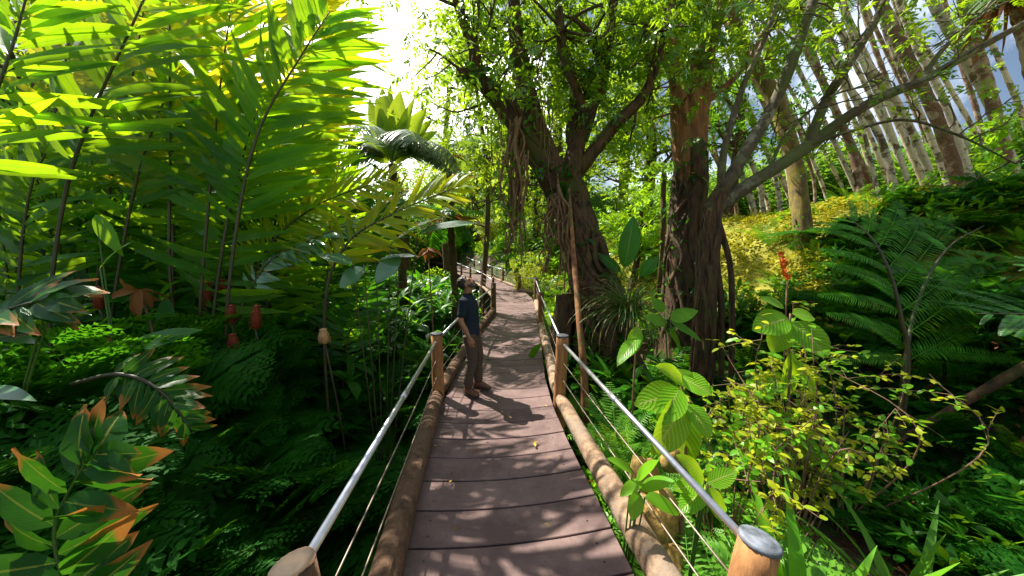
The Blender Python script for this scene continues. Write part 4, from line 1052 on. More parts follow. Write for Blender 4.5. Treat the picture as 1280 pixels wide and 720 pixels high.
# ------------------------------------------------------------------ trees
def leaf_cluster(mb, c, n, rad, L, W, g, m=0, prof='ovate', down=-.15, k=3):
    """leafy sprays: short twigs with leaves in two ranks (loose single leaves when n is small)"""
    if n < 7:
        P = np.asarray(c) + g.normal(0, rad, (n, 3)) * vec(1, 1, .75)
        A = g.uniform(0, 6.28, n); E = g.normal(down, .45, n)
        D = np.stack([np.cos(A) * np.cos(E), np.sin(A) * np.cos(E), np.sin(E)], -1)
        leaves(mb, P, D, vec(0, 0, 1) + g.normal(0, .45, (n, 3)), L * g.uniform(.6, 1.25, n), W * g.uniform(.8, 1.2, n), g.uniform(.1, .7, n), k, prof, .15, m); return
    q = max(1, round(n / 9)); A = g.uniform(0, 6.28, q); E = g.normal(down + .1, .5, q)
    D = np.stack([np.cos(A) * np.cos(E), np.sin(A) * np.cos(E), np.sin(E)], -1)
    P = np.asarray(c) + D * rad * .5 + g.normal(0, rad * .75, (q, 3)) * vec(1, 1, .75); N = vec(0, 0, 1) + g.normal(0, .35, (q, 3)); a = g.uniform(.2, .9, q)
    Ls = L * g.uniform(2.2, 3.4, q)
    rachis(mb, P, D, N, Ls, a, L * .07, 4, m)
    p = pinnae(P, D, N, Ls, a, np.array([.22, .45, .68, .88, .99]), np.array([62, 58, 52, 45, 22]) * math.pi / 180, .36, .2)
    keep = g.random(len(p[0])) < .9
    leaves(mb, p[0][keep], p[1][keep], p[2][keep], p[3][keep], W * g.uniform(.8, 1.2, keep.sum()), g.uniform(.1, .8, keep.sum()), k, prof, .15, m)

def grow(mb, p, d, length, r, depth, g, tips, up=.15, split=3, wig=.25):
    d = nrm(d); pts = [p]; q = p.copy(); dd = d.copy(); n = 6
    for i in range(n):
        dd = nrm(dd + g.normal(0, wig, 3) * .5 + vec(0, 0, up * .3)); q = q + dd * length / n; pts.append(q.copy())
    tube(mb, smooth_path(pts, 12), [r, r * .55], 6 if r < .05 else 9, False, rough=.08, seed=int(g.integers(1e6)))
    if depth == 0: tips.append(q); tips.append(pts[4]); return
    for i in range(split):
        j = g.integers(3, n + 1); b = pts[j]
        nd = nrm(dd + g.normal(0, .75, 3) + vec(0, 0, up)); grow(mb, b, nd, length * g.uniform(.55, .8), r * .5, depth - 1, g, tips, up, split, wig)

def strands(mb, path, rad, n, g, r=(.02, .06), t0=0.0, t1=1.0, turns=.5, m=0):
    """root-like ropes running along a trunk"""
    P = smooth_path(path, 40); T, A, B = frames(P); rr = np.interp(np.linspace(0, 1, 40), np.linspace(0, 1, len(rad)), rad)
    for i in range(n):
        a0 = g.uniform(0, 6.28); u0 = g.uniform(t0, t0 + (t1 - t0) * .45); u1 = g.uniform(u0 + (t1 - u0) * .45, t1)
        ks = np.linspace(u0 * 39, u1 * 39, 16); pts = []
        sp = g.normal(0, turns); ph = g.uniform(0, 6.28)
        for q, k in enumerate(ks):
            i0 = int(min(38, k)); f = k - i0; c = P[i0] * (1 - f) + P[i0 + 1] * f; R_ = rr[i0]
            a = a0 + sp * q / 8 + .25 * math.sin(q * .9 + ph)
            pts.append(c + (A[i0] * math.cos(a) + B[i0] * math.sin(a)) * R_ * 1.02)
        w = g.uniform(*r); tube(mb, pts, [w, w * 1.1, w * .8, w * .5], 6, False, m, rough=.1, seed=int(g.integers(1e6)))

def hang_root(root, p_top, p_bot, r, g, n=1, spread=.05):
    for i in range(n):
        mb = MB(); o = g.normal(0, spread, 3); o2 = g.normal(0, spread, 3)
        for s in range(3):
            j = g.normal(0, r * 1.6, 3); bt = p_bot * g.uniform(.55, 1) + p_top * 0; bt = p_top + (p_bot - p_top) * g.uniform(.6, 1.0); w_ = [p_top + (bt - p_top) * q + o + j + g.normal(0, r * 1.3, 3) for q in (0, .2, .4, .6, .8, 1)]
            tube(mb, smooth_path(w_, 22), [r * g.uniform(.35, .75), r * g.uniform(.3, .55), r * g.uniform(.12, .35)], 6, True, rough=.15, seed=int(g.integers(1e6)))
        mb.build('aerial_root', M['root'], root)

def big_fig():
    g = np.random.default_rng(61); D = 7.4
    A = lambda px, py, d=D: at(px, py, d)
    base = A(752, 470, 7.2); base[2] = tz(base[0], base[1]) - .2
    root = thing('fig_tree', 'huge dark fig tree leaning left over the walkway with hanging aerial roots', 'tree', base)
    tb = MB()
    main = [base, A(752, 400, 7.2), A(735, 330, 7.2), A(718, 260), A(700, 215)]
    mr = [.72, .54, .41, .36, .36]
    tube(tb, smooth_path(main, 40), mr, 28, True, rough=.18, seed=3, lobes=5, lobe_amp=.10)
    strands(tb, main, mr, 46, g, (.03, .10), 0, 1)
    for i in range(9):                                              # buttress roots
        a = g.uniform(0, 6.28); e = base + vec(math.cos(a) * g.uniform(1.0, 1.9), math.sin(a) * g.uniform(.8, 1.4), .1)
        e[2] = tz(e[0], e[1]) + .05; m_ = A(735 + 30 * math.cos(a), 370, 7.2)
        tube(tb, smooth_path([m_, (m_ + e) / 2 + vec(0, 0, -.15), e], 14), [.16, .13, .08], 8, False, rough=.15, seed=i)
    limbs = [([A(705, 250), A(668, 185), A(625, 125, 7.2), A(596, 98, 7.0), A(570, 90, 6.9)], [.34, .27, .21, .15, .09]),
             ([A(700, 235), A(672, 165), A(655, 100), A(645, 40), A(640, -40), A(630, -110)], [.30, .24, .20, .17, .14, .10]),
             ([A(712, 235), A(722, 180), A(748, 110), A(760, 50, 7.2), A(770, -30, 7), A(760, -110, 7)], [.25, .17, .13, .11, .09, .06]),
             ([A(722, 215), A(765, 160, 7.2), A(805, 118, 7.1), A(825, 60, 7), A(842, 0, 7), A(850, -60, 7)], [.16, .11, .085, .07, .06, .05]),
             ([A(735, 150), A(705, 70, 7), A(700, 20, 6.8), A(690, -60, 6.6)], [.12, .09, .07, .05]),
             ([A(596, 98, 7.0), A(592, 60, 6.9), A(575, 20, 6.8), A(560, -30, 6.6)], [.13, .10, .07, .04]),
             ([A(754, 95), A(742, 50, 6.9), A(715, 20, 6.6)], [.10, .07, .04]),
             ([A(718, 230), A(716, 150, 7.6), A(718, 118, 7.7)], [.20, .13, .10])]
    tips = []
    for pts, rr in limbs:
        tube(tb, smooth_path(pts, 30), rr, 14, True, rough=.12, seed=len(tips) + 5)
        strands(tb, pts, rr, 7, g, (.012, .04), 0, .8)
        P = smooth_path(pts, 30)
        for q in range(7):
            i = int(g.integers(9, 30)); d = nrm(g.normal(0, 1, 3) + vec(0, -.25, .25))
            grow(tb, P[i], d, g.uniform(.7, 1.4), .035, 1, g, tips, .1, 3)
    tb.build('trunk', M['bark_dark'], root)
    cb = MB()
    for t in tips:
        leaf_cluster(cb, t, int(g.integers(14, 30)), .26, .15, .068, g)
    # extra light leaf sprays in the parts the photo shows full
    spots = [(600, 60, 1.2), (560, 120, .6), (620, 40, 1.2), (690, 60, 1.5), (720, 100, 1.4), (790, 60, 1.6), (800, 140, 1.0), (770, 180, .9), (690, 120, 1.0), (760, 20, 1.8), (700, 10, 1.8), (640, 20, 1.4), (830, 30, 1.6), (600, 150, .5), (780, 230, .6)]
    for px, py, k in spots:
        for q in range(int(11 * k)):
            p = A(px + g.normal(0, 38), py + g.normal(0, 32), 7.2 + g.normal(.8, .6)); leaf_cluster(cb, p, int(g.integers(18, 36)), .24, .165, .075, g)
    # leafy canopy above the frame that shades the tree
    for q in range(26):
        p = A(670 + g.normal(0, 110), -60 + g.normal(0, 60), 8.4 + g.normal(0, .7)); leaf_cluster(cb, p, 22, .28, .15, .07, g)
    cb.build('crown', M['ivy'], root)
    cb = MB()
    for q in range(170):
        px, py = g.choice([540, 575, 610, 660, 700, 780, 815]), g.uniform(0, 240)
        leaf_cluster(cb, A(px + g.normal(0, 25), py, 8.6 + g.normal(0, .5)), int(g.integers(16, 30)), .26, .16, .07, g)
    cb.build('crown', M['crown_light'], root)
    vb2 = MB(); vb = MB(); P = smooth_path(main, 40); P2 = smooth_path(limbs[1][0], 30); P3 = smooth_path(limbs[0][0], 30)
    for q in range(120):
        if q % 3: i = int(g.integers(3, 40)); c_ = P[i]; rr = np.interp(i / 39, np.linspace(0, 1, 5), mr)
        else: i = int(g.integers(0, 26)); c_ = (P2 if q % 2 else P3)[i]; rr = .36 - .006 * i
        a = g.uniform(3.0, 6.6); leaf_cluster(vb, c_ + vec(math.cos(a), math.sin(a), 0) * rr * 1.1, 4, .09, .2, .09, g, 0, 'ovate', -.6, 5)
    vb.build('creeper', M['deep'], root)
    for q in range(46):
        leaf_cluster(vb2, A(640 + g.normal(0, 8), g.uniform(150, 330), 7.0), 4, .12, .16, .08, g, 0, 'ovate', -.6, 5)
    vb2.build('creeper', M['mid'], root)
    rl = [(648, 160, 640, 335, .075, 3), (635, 150, 632, 322, .05, 2), (660, 190, 655, 335, .04, 2), (690, 235, 678, 352, .05, 2), (622, 140, 628, 300, .02, 2), (700, 240, 706, 360, .05, 4), (688, 120, 690, 250, .025, 2), (676, 70, 672, 230, .02, 1)]
    for x0, y0, x1, y1, r, n in rl: hang_root(root, A(x0, y0, 7.0), A(x1, y1, 7.0), r, g, n, .07)
    mb = MB(); P = smooth_path([A(712, 250, 6.9), A(718, 330, 6.0), A(724, 400, 5.5), A(730, 470, 5.3), down_to_ground(A(733, 530, 5.2))], 24); tube(mb, P, [.035, .045, .055, .06, .07], 10, True, rough=.12, seed=5); mb.build('aerial_root', M['bark_red'], root)
    return root
big_fig()

def vine_tree():
    g = np.random.default_rng(62); D = 8.2
    A = lambda px, py, d=D: at(px, py, d)
    base = down_to_ground(A(850, 440)); root = thing('vine_wrapped_tree', 'upright tree with reddish upper bark and vines wrapping its thick dark trunk', 'tree', base)
    tb = MB(); main = [base, A(853, 400), A(856, 320), A(862, 230), A(866, 180)]; mr = [.55, .48, .42, .36, .31]
    tube(tb, smooth_path(main, 30), mr, 22, True, rough=.16, seed=8, lobes=4, lobe_amp=.1); strands(tb, main, mr, 30, g, (.02, .07), 0, 1)
    tb.build('trunk', M['bark_dark'], root)
    tb = MB(); tips = []
    limbs = [([A(862, 240), A(852, 170), A(848, 110), A(838, 40), A(832, -50)], [.30, .26, .20, .15, .10]),
             ([A(868, 220), A(866, 150), A(872, 80), A(876, 0), A(880, -70)], [.28, .22, .17, .13, .09]),
             ([A(872, 200), A(880, 120), A(890, 60), A(905, 0), A(915, -60)], [.2, .15, .11, .09, .06]),
             ([A(850, 110), A(818, 50), A(800, 0, 7.8), A(785, -60, 7.6)], [.12, .09, .07, .05]),
             ([A(880, 130), A(925, 90), A(955, 40), A(985, -10)], [.09, .07, .05, .04])]
    for pts, rr in limbs:
        tube(tb, smooth_path(pts, 26), rr, 12, True, rough=.1, seed=len(tips) + 9); P = smooth_path(pts, 26)
        for q in range(6):
            i = int(g.integers(10, 26)); grow(tb, P[i], g.normal(0, 1, 3) + vec(0, -.2, .3), g.uniform(.6, 1.2), .03, 1, g, tips, .1, 3)
    tb.build('limb', M['bark_red'], root)
    cb = MB()
    for t in tips:
        leaf_cluster(cb, t, int(g.integers(20, 40)), .24, .16, .07, g)
    for q in range(70):
        p = A(860 + g.normal(0, 85), g.uniform(-60, 60), D + g.normal(.4, .6)); leaf_cluster(cb, p, 24, .26, .16, .07, g)
    cb.build('crown', M['ivy'], root)
    vb = MB()
    P = smooth_path(main, 40)
    for q in range(150):                                             # climbing leaves on the trunk
        i = int(g.integers(0, 40)); a = g.uniform(0, 6.28); rr = np.interp(i / 39, np.linspace(0, 1, 5), mr)
        leaf_cluster(vb, P[i] + vec(math.cos(a), math.sin(a), 0) * rr * 1.08, 3, .07, .17, .09, g, 0, 'ovate', -.5)
    vb.build('creeper', M['deep'], root)
vine_tree()

def arching_tree():
    g = np.random.default_rng(63); D = 6.6
    A = lambda px, py, d=D: at(px, py, d)
    base = down_to_ground(A(880, 430)); root = thing('arching_tree', 'tree with long bare lichen covered limbs arching right across the palm trunks', 'tree', base)
    tb = MB(); tips = []
    A2 = None
    st = [([base, A(882, 400), A(886, 320), A(893, 262), A(905, 235)], [.22, .20, .18, .17, .15]),
          ([A(893, 262), A(935, 232), A(985, 200), A(1030, 168), A(1062, 144, 6.4), A(1105, 120, 6.2), A(1150, 102, 6.1), A(1215, 65, 5.9), A(1300, 18, 5.7)], [.15, .14, .125, .115, .105, .09, .08, .065, .04]),
          ([A(902, 240), A(935, 185), A(965, 135), A(985, 90, 6.4), A(1003, 40, 6.3), A(1022, -15, 6.2), A(1040, -80, 6)], [.13, .12, .11, .10, .09, .075, .05]),
          ([A(1010, 182), A(1030, 130), A(1048, 100, 6.3), A(1078, 52, 6.2), A(1105, 5, 6.1), A(1125, -60, 6)], [.09, .085, .08, .075, .065, .05]),
          ([A(900, 250), A(905, 190), A(928, 110), A(955, 50, 6.4), A(975, -10, 6.3)], [.08, .07, .055, .045, .03]),
          ([A(1000, 185), A(1060, 165, 6.3), A(1130, 150, 6.1), A(1200, 170, 6), A(1270, 205, 5.9)], [.035, .03, .024, .018, .010]),
          ([A(960, 215), A(985, 165), A(1040, 120, 6.2), A(1100, 105, 6)], [.035, .028, .02, .012]),
          ([A(1150, 102, 6.1), A(1180, 60, 6), A(1225, 20, 5.9), A(1260, -30, 5.8)], [.05, .04, .03, .02]),
          ([A(890, 290), A(897, 340), A(902, 395), down_to_ground(A(905, 440))], [.07, .065, .06, .06]),
          ([A(896, 270), A(912, 330), A(915, 395), down_to_ground(A(917, 440))], [.06, .055, .055, .05]),
          ([A(888, 300), A(883, 350), A(893, 400), down_to_ground(A(892, 440))], [.05, .05, .045, .045])]
    for n, (pts, rr) in enumerate(st):
        tube(tb, smooth_path(pts, 40), rr, 12, True, 1 if n in (0, 8, 9, 10) else 0, rough=.08, seed=n + 20)
        P = smooth_path(pts, 40)
        if 0 < n < 8:
            for q in range(8):
                i = int(g.integers(16, 40)); grow(tb, P[i], g.normal(0, 1, 3) + vec(.2, 0, .35), g.uniform(.4, 1.0), .016, 1, g, tips, .1, 3, .4)
    strands(tb, st[0][0], st[0][1], 16, g, (.015, .05), 0, 1, .5, 1); tb.build('trunk', [M['bark_branch'], M['bark_dark']], root)
    cb = MB()
    for t in tips:
        if g.random() < .62: leaf_cluster(cb, t, int(g.integers(5, 12)), .16, .10, .05, g)
    for q in range(150):
        leaf_cluster(cb, A(g.uniform(930, 1290), g.uniform(-90, 40), 6.2 + g.normal(0, .5)), 13, .2, .12, .055, g)
    cb.build('crown', M['ivy'], root)
arching_tree()

# ---- palms
def feather_crown(mb, c, n, L, g, pairs=26, leaf=.55, droop=(.9, 1.7), el=(-.1, 1.2), m=0, w=.045, stem_m=0):
    az = np.arange(n) * 6.283 / n * 2.4 + g.uniform(-.2, .2, n); e = g.uniform(*el, n)
    D = np.stack([np.cos(az) * np.cos(e), np.sin(az) * np.cos(e), np.sin(e)], -1); N = vec(0, 0, 1) - D * .3
    P = np.tile(c, (n, 1)); Ls = L * g.uniform(.8, 1.15, n); a = g.uniform(*droop, n)
    rachis(mb, P, D, N, Ls, a, .05, 9, stem_m)
    ts = np.linspace(.15, .98, pairs); q = pinnae(P, D, N, Ls, a, ts, R(55), leaf / L * np.sin(np.pi * (ts * .85 + .12)) ** .6, .08, lift=-.1)
    leaves(mb, q[0], q[1], q[2], q[3], w, .6, 4, 'blade', .2, m)

PC = []
for v in range(3):
    mb = MB(); feather_crown(mb, vec(0, 0, 0), 15, 2.3, np.random.default_rng(70 + v)); PC.append(mb.mesh('palm_crown', M['palmleaf']))

def palm_trunk_mesh(mb, pts, r, seed):
    P = smooth_path(pts, 44); k = 44; rr = r * (1.0 + .12 * (np.arange(k) % 2)) * np.linspace(1.12, .86, k); rr[:3] *= [1.35, 1.2, 1.08]
    tube(mb, P, list(rr), 12, True, rough=.07, seed=seed)

def leaning_palms():
    T = [  # label, D, trunk px points from bottom to top, radius, material
        ('thin pale palm trunk nearest the arching tree on the mossy bank', 14, [(951, 242), (935, 190), (910, 125), (885, 50)], .15, 0),
        ('thin pale palm trunk second from the arching tree', 15, [(973, 242), (955, 180), (930, 120), (900, 45)], .16, 0),
        ('slender grey palm trunk between the pale pair and the yellow mossy trunk', 16.5, [(988, 240), (976, 180), (958, 125), (938, 60)], .13, 0),
        ('slim dark palm trunk just right of the yellow mossy trunk', 17, [(1018, 232), (1004, 180), (985, 130), (968, 80)], .12, 1),
        ('stocky brown palm trunk standing low behind the fern', 14.5, [(1074, 232), (1064, 185), (1045, 140), (1020, 80)], .26, 1),
        ('white palm trunk, the thinnest in front, left of the tree fern fronds', 11.5, [(1103, 262), (1081, 170), (1060, 100), (1030, 20)], .095, 0),
        ('long grey palm trunk crossing behind the arching limbs', 13, [(1118, 240), (1100, 172), (1060, 108), (1010, 40), (960, -30)], .21, 0),
        ('pale spotted palm trunk leaning left above the tree fern', 11, [(1147, 268), (1125, 195), (1100, 128), (1066, 50)], .12, 0),
        ('grey palm trunk right behind the spotted one', 13, [(1178, 262), (1160, 210), (1120, 125), (1070, 65), (1020, -5)], .21, 0),
        ('short pale palm trunk in the gap between two thicker trunks', 15, [(1190, 250), (1172, 195), (1150, 140), (1120, 75)], .19, 0),
        ('thick reddish brown palm trunk, the stoutest of the right bank', 11, [(1214, 290), (1202, 240), (1172, 150), (1112, 28), (1080, -40)], .30, 1),
        ('grey palm trunk half hidden behind the stout reddish one', 13.5, [(1226, 262), (1204, 195), (1180, 125), (1140, 45)], .22, 0),
        ('whitish blotched palm trunk leaning in front near the right edge', 10.5, [(1296, 300), (1266, 212), (1236, 126), (1203, 65), (1160, -10)], .25, 0),
        ('brown palm trunk standing close to the right edge', 10, [(1270, 312), (1261, 225), (1240, 125), (1212, 30)], .26, 1),
        ('narrow white palm trunk high in the right corner', 15, [(1300, 215), (1280, 150), (1258, 95), (1225, 20)], .17, 0),
        ('distant thin palm trunk seen through the gap left of the vine tree', 19, [(905, 245), (893, 180), (880, 120)], .16, 1),
        ('distant grey palm trunk deep in the grove behind the white thin one', 19, [(1092, 232), (1078, 180), (1056, 120), (1040, 60)], .2, 0),
        ('distant brown palm trunk deep in the grove behind the stout one', 19, [(1146, 235), (1134, 180), (1112, 110), (1090, 50)], .22, 1),
        ('distant dark palm trunk beside the right edge gap', 18, [(1240, 250), (1232, 190), (1218, 130), (1195, 60)], .2, 1),
    ]
    for n, (lab, D, pts, r, mt) in enumerate(T):
        P = [at(x, y, D) for x, y in pts]; d = nrm(P[-1] - P[-2]); 
        b = down_to_ground(P[0], -(P[1][0] - P[0][0]) * .3)
        P = [b] + P + [P[-1] + d * 2.0 + vec(0, 0, .6)]
        if D > 14.5: P = P[:-1] + [P[-1] + d * 1.0]
        P.append(P[-1] + nrm(d + vec(0, 0, .8)) * (3.2 if D < 14 else 1.2))
        root = thing('leaning_palm', lab, 'palm tree', b, 'leaning palms on the right bank')
        mb = MB(); palm_trunk_mesh(mb, P, r * .52, n); mb.build('trunk', M['bark_palm_red' if mt else 'bark_palm'], root)
        o = bpy.data.objects.new('crown', PC[n % 3]); COL.objects.link(o); o.parent = root
        o.location = tuple(P[-1] - b); o.rotation_euler = (0, 0, n * 1.3); s = 1.0 if D < 14 else .9; o.scale = (s, s, s)
    gx = np.random.default_rng(180)
    for n in range(16):                                             # the rest of the grove, deeper in
        D = gx.uniform(14.5, 21); x0 = 915 + n * 23 + gx.uniform(-6, 6); le = gx.uniform(.38, .52); y0 = 248
        pts = [(x0, y0), (x0 - 75 * le, 175), (x0 - 160 * le, 100), (x0 - 250 * le, 20)]
        P = [at(x, y, D) for x, y in pts]; b = down_to_ground(P[0], .3); d = nrm(P[-1] - P[-2]); P = [b] + P + [P[-1] + d * 1.5 + vec(0, 0, .8)]
        root = thing('leaning_palm', 'slim pale palm trunk deep in the grove behind the front trunks', 'palm tree', b, 'slim palms deep in the grove')
        mb = MB(); palm_trunk_mesh(mb, P, gx.uniform(.08, .12), n + 40); mb.build('trunk', M['bark_palm' if n % 4 else 'bark_palm_red'], root)
        o = bpy.data.objects.new('crown', PC[n % 3]); COL.objects.link(o); o.parent = root
        o.location = tuple(P[-1] - b); o.rotation_euler = (0, 0, n * 1.7); o.scale = (.8, .8, .8)
    # shaggy one in the corner
    b = down_to_ground(at(1330, 330, 8.5)); P = [b, at(1320, 250, 8.5), at(1290, 90, 8.5), at(1262, -20, 8.5)]
    root = thing('shaggy_palm', 'palm with a brown skirt of dead fronds hanging in the top right corner', 'palm tree', b)
    mb = MB(); palm_trunk_mesh(mb, P, .13, 77); mb.build('trunk', M['bark_palm_red'], root)
    mb = MB(); n = 60; A = rng.uniform(0, 6.28, n); leaves(mb, np.tile(P[-1], (n, 1)) + rng.normal(0, .2, (n, 3)), np.stack([np.cos(A) * .45, np.sin(A) * .45, -np.ones(n)], -1), rng.normal(0, 1, (n, 3)), rng.uniform(.8, 1.7, n), .12, rng.uniform(-.2, .4, n), 6, 'blade', .3); mb.build('dead_frond_skirt', M['dead'], root)
    mb = MB(); feather_crown(mb, P[-1] + vec(0, 0, .2), 12, 2.2, np.random.default_rng(79)); mb.build('crown', M['palmleaf'], root)
    # mossy yellow trunk
    b = down_to_ground(at(1012, 400, 8.6)); P = [b, at(1010, 350, 8.6), at(1003, 280, 8.6), at(995, 215, 8.7), at(975, 140, 8.8), at(945, 85, 8.9), at(915, 20, 9), at(890, -60, 9)]
    root = thing('mossy_tree', 'leaning tree trunk furred with yellow moss, ferns at its foot', 'tree', b)
    mb = MB(); tube(mb, smooth_path(P, 40), [.24, .22, .2, .2, .19, .18, .15, .12], 14, True, rough=.12, seed=15); mb.build('trunk', M['bark_yellow'], root)
    mb = MB(); g = np.random.default_rng(81)
    for q in range(26): leaf_cluster(mb, P[-1] + g.normal(0, .9, 3) * vec(1, 1, .6), 20, .22, .14, .07, g)
    mb.build('crown', M['ivy'], root)
    mb = MB(); PP = smooth_path(P[:4], 30)
    for q in range(60): leaf_cluster(mb, PP[int(g.integers(0, 20))] + g.normal(0, .14, 3), 4, .08, .16, .07, g, 0, 'ovate', -.6)
    mb.build('creeper', M['deep'], root)
leaning_palms()

# ---- palms in the middle distance
def blade_palm():
    g = np.random.default_rng(90); D = 8.0
    c = at(490, 205, D); b = down_to_ground(c, .1, .2)
    root = thing('blade_palm', 'young palm with upright undivided yellow green blades over drooping grey fronds', 'palm tree', b)
    mb = MB(); tube(mb, smooth_path([b, (b + c) / 2 + vec(.06, 0, 0), c], 20), [.13, .10, .09], 10, True, rough=.08); mb.build('trunk', M['bark_dark'], root)
    bl = [(491, 202, 488, 108, 18), (489, 202, 470, 120, 16), (493, 202, 517, 124, 17), (495, 203, 540, 150, 16), (490, 200, 478, 112, 26), (492, 200, 500, 116, 28), (494, 200, 532, 136, 26), (488, 200, 462, 126, 22), (496, 204, 545, 165, 24), (486, 204, 455, 168, 22)]
    for x0, y0, x1, y1, w_ in bl:
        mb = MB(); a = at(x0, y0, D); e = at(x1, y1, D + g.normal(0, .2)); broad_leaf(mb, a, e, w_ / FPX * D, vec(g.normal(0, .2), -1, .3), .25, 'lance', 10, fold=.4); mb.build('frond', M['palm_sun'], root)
    for x1, y1, z in ((430, 205, 0), (445, 255, 0), (555, 215, 0), (545, 258, 0), (510, 262, -.5), (470, 268, -.4), (420, 180, 0), (570, 190, 0), (468, 246, .2), (500, 258, -.2), (524, 250, 0), (456, 232, .1), (538, 236, .2)):
        mb = MB(); e = at(x1, y1, D - .3 + z); d = e - c; L = np.linalg.norm(d)
        P, Dv, N, Ls, aa = c[None], nrm(d * vec(1, 1, 0) + vec(0, 0, 1.0 * L))[None], nrm(vec(0, 0, 1) - .2 * nrm(d))[None], np.array([L * 1.25]), np.array([1.9])
        rachis(mb, P, Dv, N, Ls, aa, .03, 9); ts = np.linspace(.2, .98, 26); q = pinnae(P, Dv, N, Ls, aa, ts, R(58), .38 * np.sin(np.pi * (ts * .85 + .1)) ** .6, .06, lift=-.15)
        leaves(mb, q[0], q[1], q[2], q[3], .055, .7, 5, 'blade', .2); mb.build('frond', M['palm_grey'], root)
blade_palm()
def dark_palm(label, px, py, D, fr, L, mat, seed, r=.10, el=(-.35, .9), dead=True, pairs=24):
    g = np.random.default_rng(seed); c = at(px, py, D); b = down_to_ground(c, .12, .0)
    root = thing('feather_palm', label, 'palm tree', b)
    mb = MB(); palm_trunk_mesh(mb, [b, (b + c) / 2 + vec(.05, 0, 0), c], r, seed); mb.build('trunk', M['bark_dark'], root)
    for i in range(fr):
        mb = MB(); az = i * 6.283 / fr + g.uniform(-.2, .2); e = g.uniform(*el); Dv = vec(math.cos(az) * math.cos(e), math.sin(az) * math.cos(e), math.sin(e))[None]
        N = vec(0, 0, 1) - Dv * .3; Ls = np.array([L * g.uniform(.8, 1.15)]); a = np.array([g.uniform(.7, 1.5)])
        rachis(mb, c[None], Dv, N, Ls, a, .035, 9); ts = np.linspace(.15, .98, pairs); q = pinnae(c[None], Dv, N, Ls, a, ts, R(56), .36 * np.sin(np.pi * (ts * .85 + .1)) ** .6, .06, lift=-.12)
        leaves(mb, q[0], q[1], q[2], q[3], .05, .7, 4, 'blade', .2); mb.build('frond', M[mat], root)
    if dead:
        mb = MB(); n = 16; A = g.uniform(0, 6.28, n); leaves(mb, np.tile(c, (n, 1)), np.stack([np.cos(A) * .8, np.sin(A) * .8, -g.uniform(.1, .8, n)], -1), g.normal(0, 1, (n, 3)), g.uniform(.5, 1.1, n), .12, .5, 6, 'blade', .3); mb.build('dead_frond', M['dead'], root)
dark_palm('dark feather palm with a brown crown shaft behind the blade palm', 560, 190, 11, 12, 1.5, 'palmleaf', 91, .11)
dark_palm('short feather palm whose slim trunk stands against the far walkway', 562, 268, 9.0, 9, 1.3, 'deep', 92, .10, (-.5, .6))
dark_palm('low feather palm tucked left of the blade palm', 445, 260, 9.5, 10, 1.6, 'palmleaf', 93, .1, (-.2, .9))

# ---- background trees of the generic kind
def generic_tree(label, px, D, top_py, mat, seed, crown_r, squash=.8, trunk='bark_dark', group=None, lowest=None, n=36, per=40, L=.17):
    n = int(n * 2.2)
    g = np.random.default_rng(seed); b = ground_at(px, D); top = at(px, top_py, D)
    H = top[2] - b[2]; root = thing('broadleaf_tree', label, 'tree', b, group)
    tb = MB(); tips = []; c = b + vec(g.normal(0, .3), 0, H - crown_r * squash)
    P = smooth_path([b, (b + c) / 2 + vec(g.normal(0, .3), 0, 0), c], 20); tube(tb, P, [crown_r * .10, crown_r * .05], 10, True, rough=.12, seed=seed)
    for i in range(9):
        j = int(g.integers(7, 20)); grow(tb, P[j], g.normal(0, 1, 3) * vec(1, 1, .4) + vec(0, 0, .3), crown_r * g.uniform(.5, .85), crown_r * .03, 1, g, tips, .2, 3)
    tb.build('trunk', M[trunk], root)
    cb = MB()
    for t in tips: leaf_cluster(cb, t, per // 2, crown_r * .10, L, L * .45, g)
    for i in range(n):
        v = nrm(g.normal(0, 1, 3)); q = c + v * crown_r * g.uniform(.35, 1) * vec(1, 1, squash)
        if lowest: q[2] -= g.uniform(0, lowest)
        leaf_cluster(cb, q, per, crown_r * .13, L, L * .45, g)
    cb.build('crown', M[mat], root); return root
BT = 'broadleaf trees behind the walkway'
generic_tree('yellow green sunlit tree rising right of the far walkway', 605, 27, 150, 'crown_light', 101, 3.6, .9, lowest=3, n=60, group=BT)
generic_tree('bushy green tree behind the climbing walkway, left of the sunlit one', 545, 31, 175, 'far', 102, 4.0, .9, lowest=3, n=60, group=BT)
generic_tree('grey green tree fading into the bright sky above the palms', 560, 24, 70, 'far', 103, 2.8, 1.1, n=26, per=26, group=BT)
generic_tree('small light tree under the fig limb, seen between hanging roots', 665, 20, 190, 'crown_light', 104, 2.6, 1.0, lowest=2.5, n=54, group=BT)
generic_tree('tall dark tree filling the space between the fig and the vine tree', 800, 17, 20, 'ivy', 105, 3.6, 1.2, lowest=2, n=64, group=BT)
generic_tree('bright leaved tree low between the fig and the vine tree', 790, 12.5, 205, 'bright', 106, 1.5, 1.0, lowest=1.2, n=36, group=BT, L=.15)
generic_tree('dark tree behind the palm grove above the mossy bank', 990, 26, 130, 'far', 107, 4.4, .9, lowest=4, n=56, group=BT)
generic_tree('dark tree behind the thick reddish palm trunk', 1150, 25, 165, 'deep', 108, 4.2, .8, lowest=4, n=60, group=BT)
generic_tree('shaded tree closing the grove at the right edge', 1290, 20, 170, 'deep', 109, 4.0, .9, lowest=3, n=56, group=BT)
generic_tree('dense tree standing behind the left end of the ginger thicket', 40, 12, 60, 'deep', 110, 4.0, 1.1, lowest=3, n=70, group=BT)
generic_tree('dense tree behind the middle of the ginger thicket', 215, 15, 90, 'mid', 111, 3.6, 1.1, lowest=3, n=64, group=BT)
generic_tree('high crowned tree added to shade the ginger thicket from behind, left of centre', 240, 8.7, -50, 'crown_light', 114, 2.5, .8, n=60, group=BT)  # this and the next two added to darken the thicket, coloured as if backlit
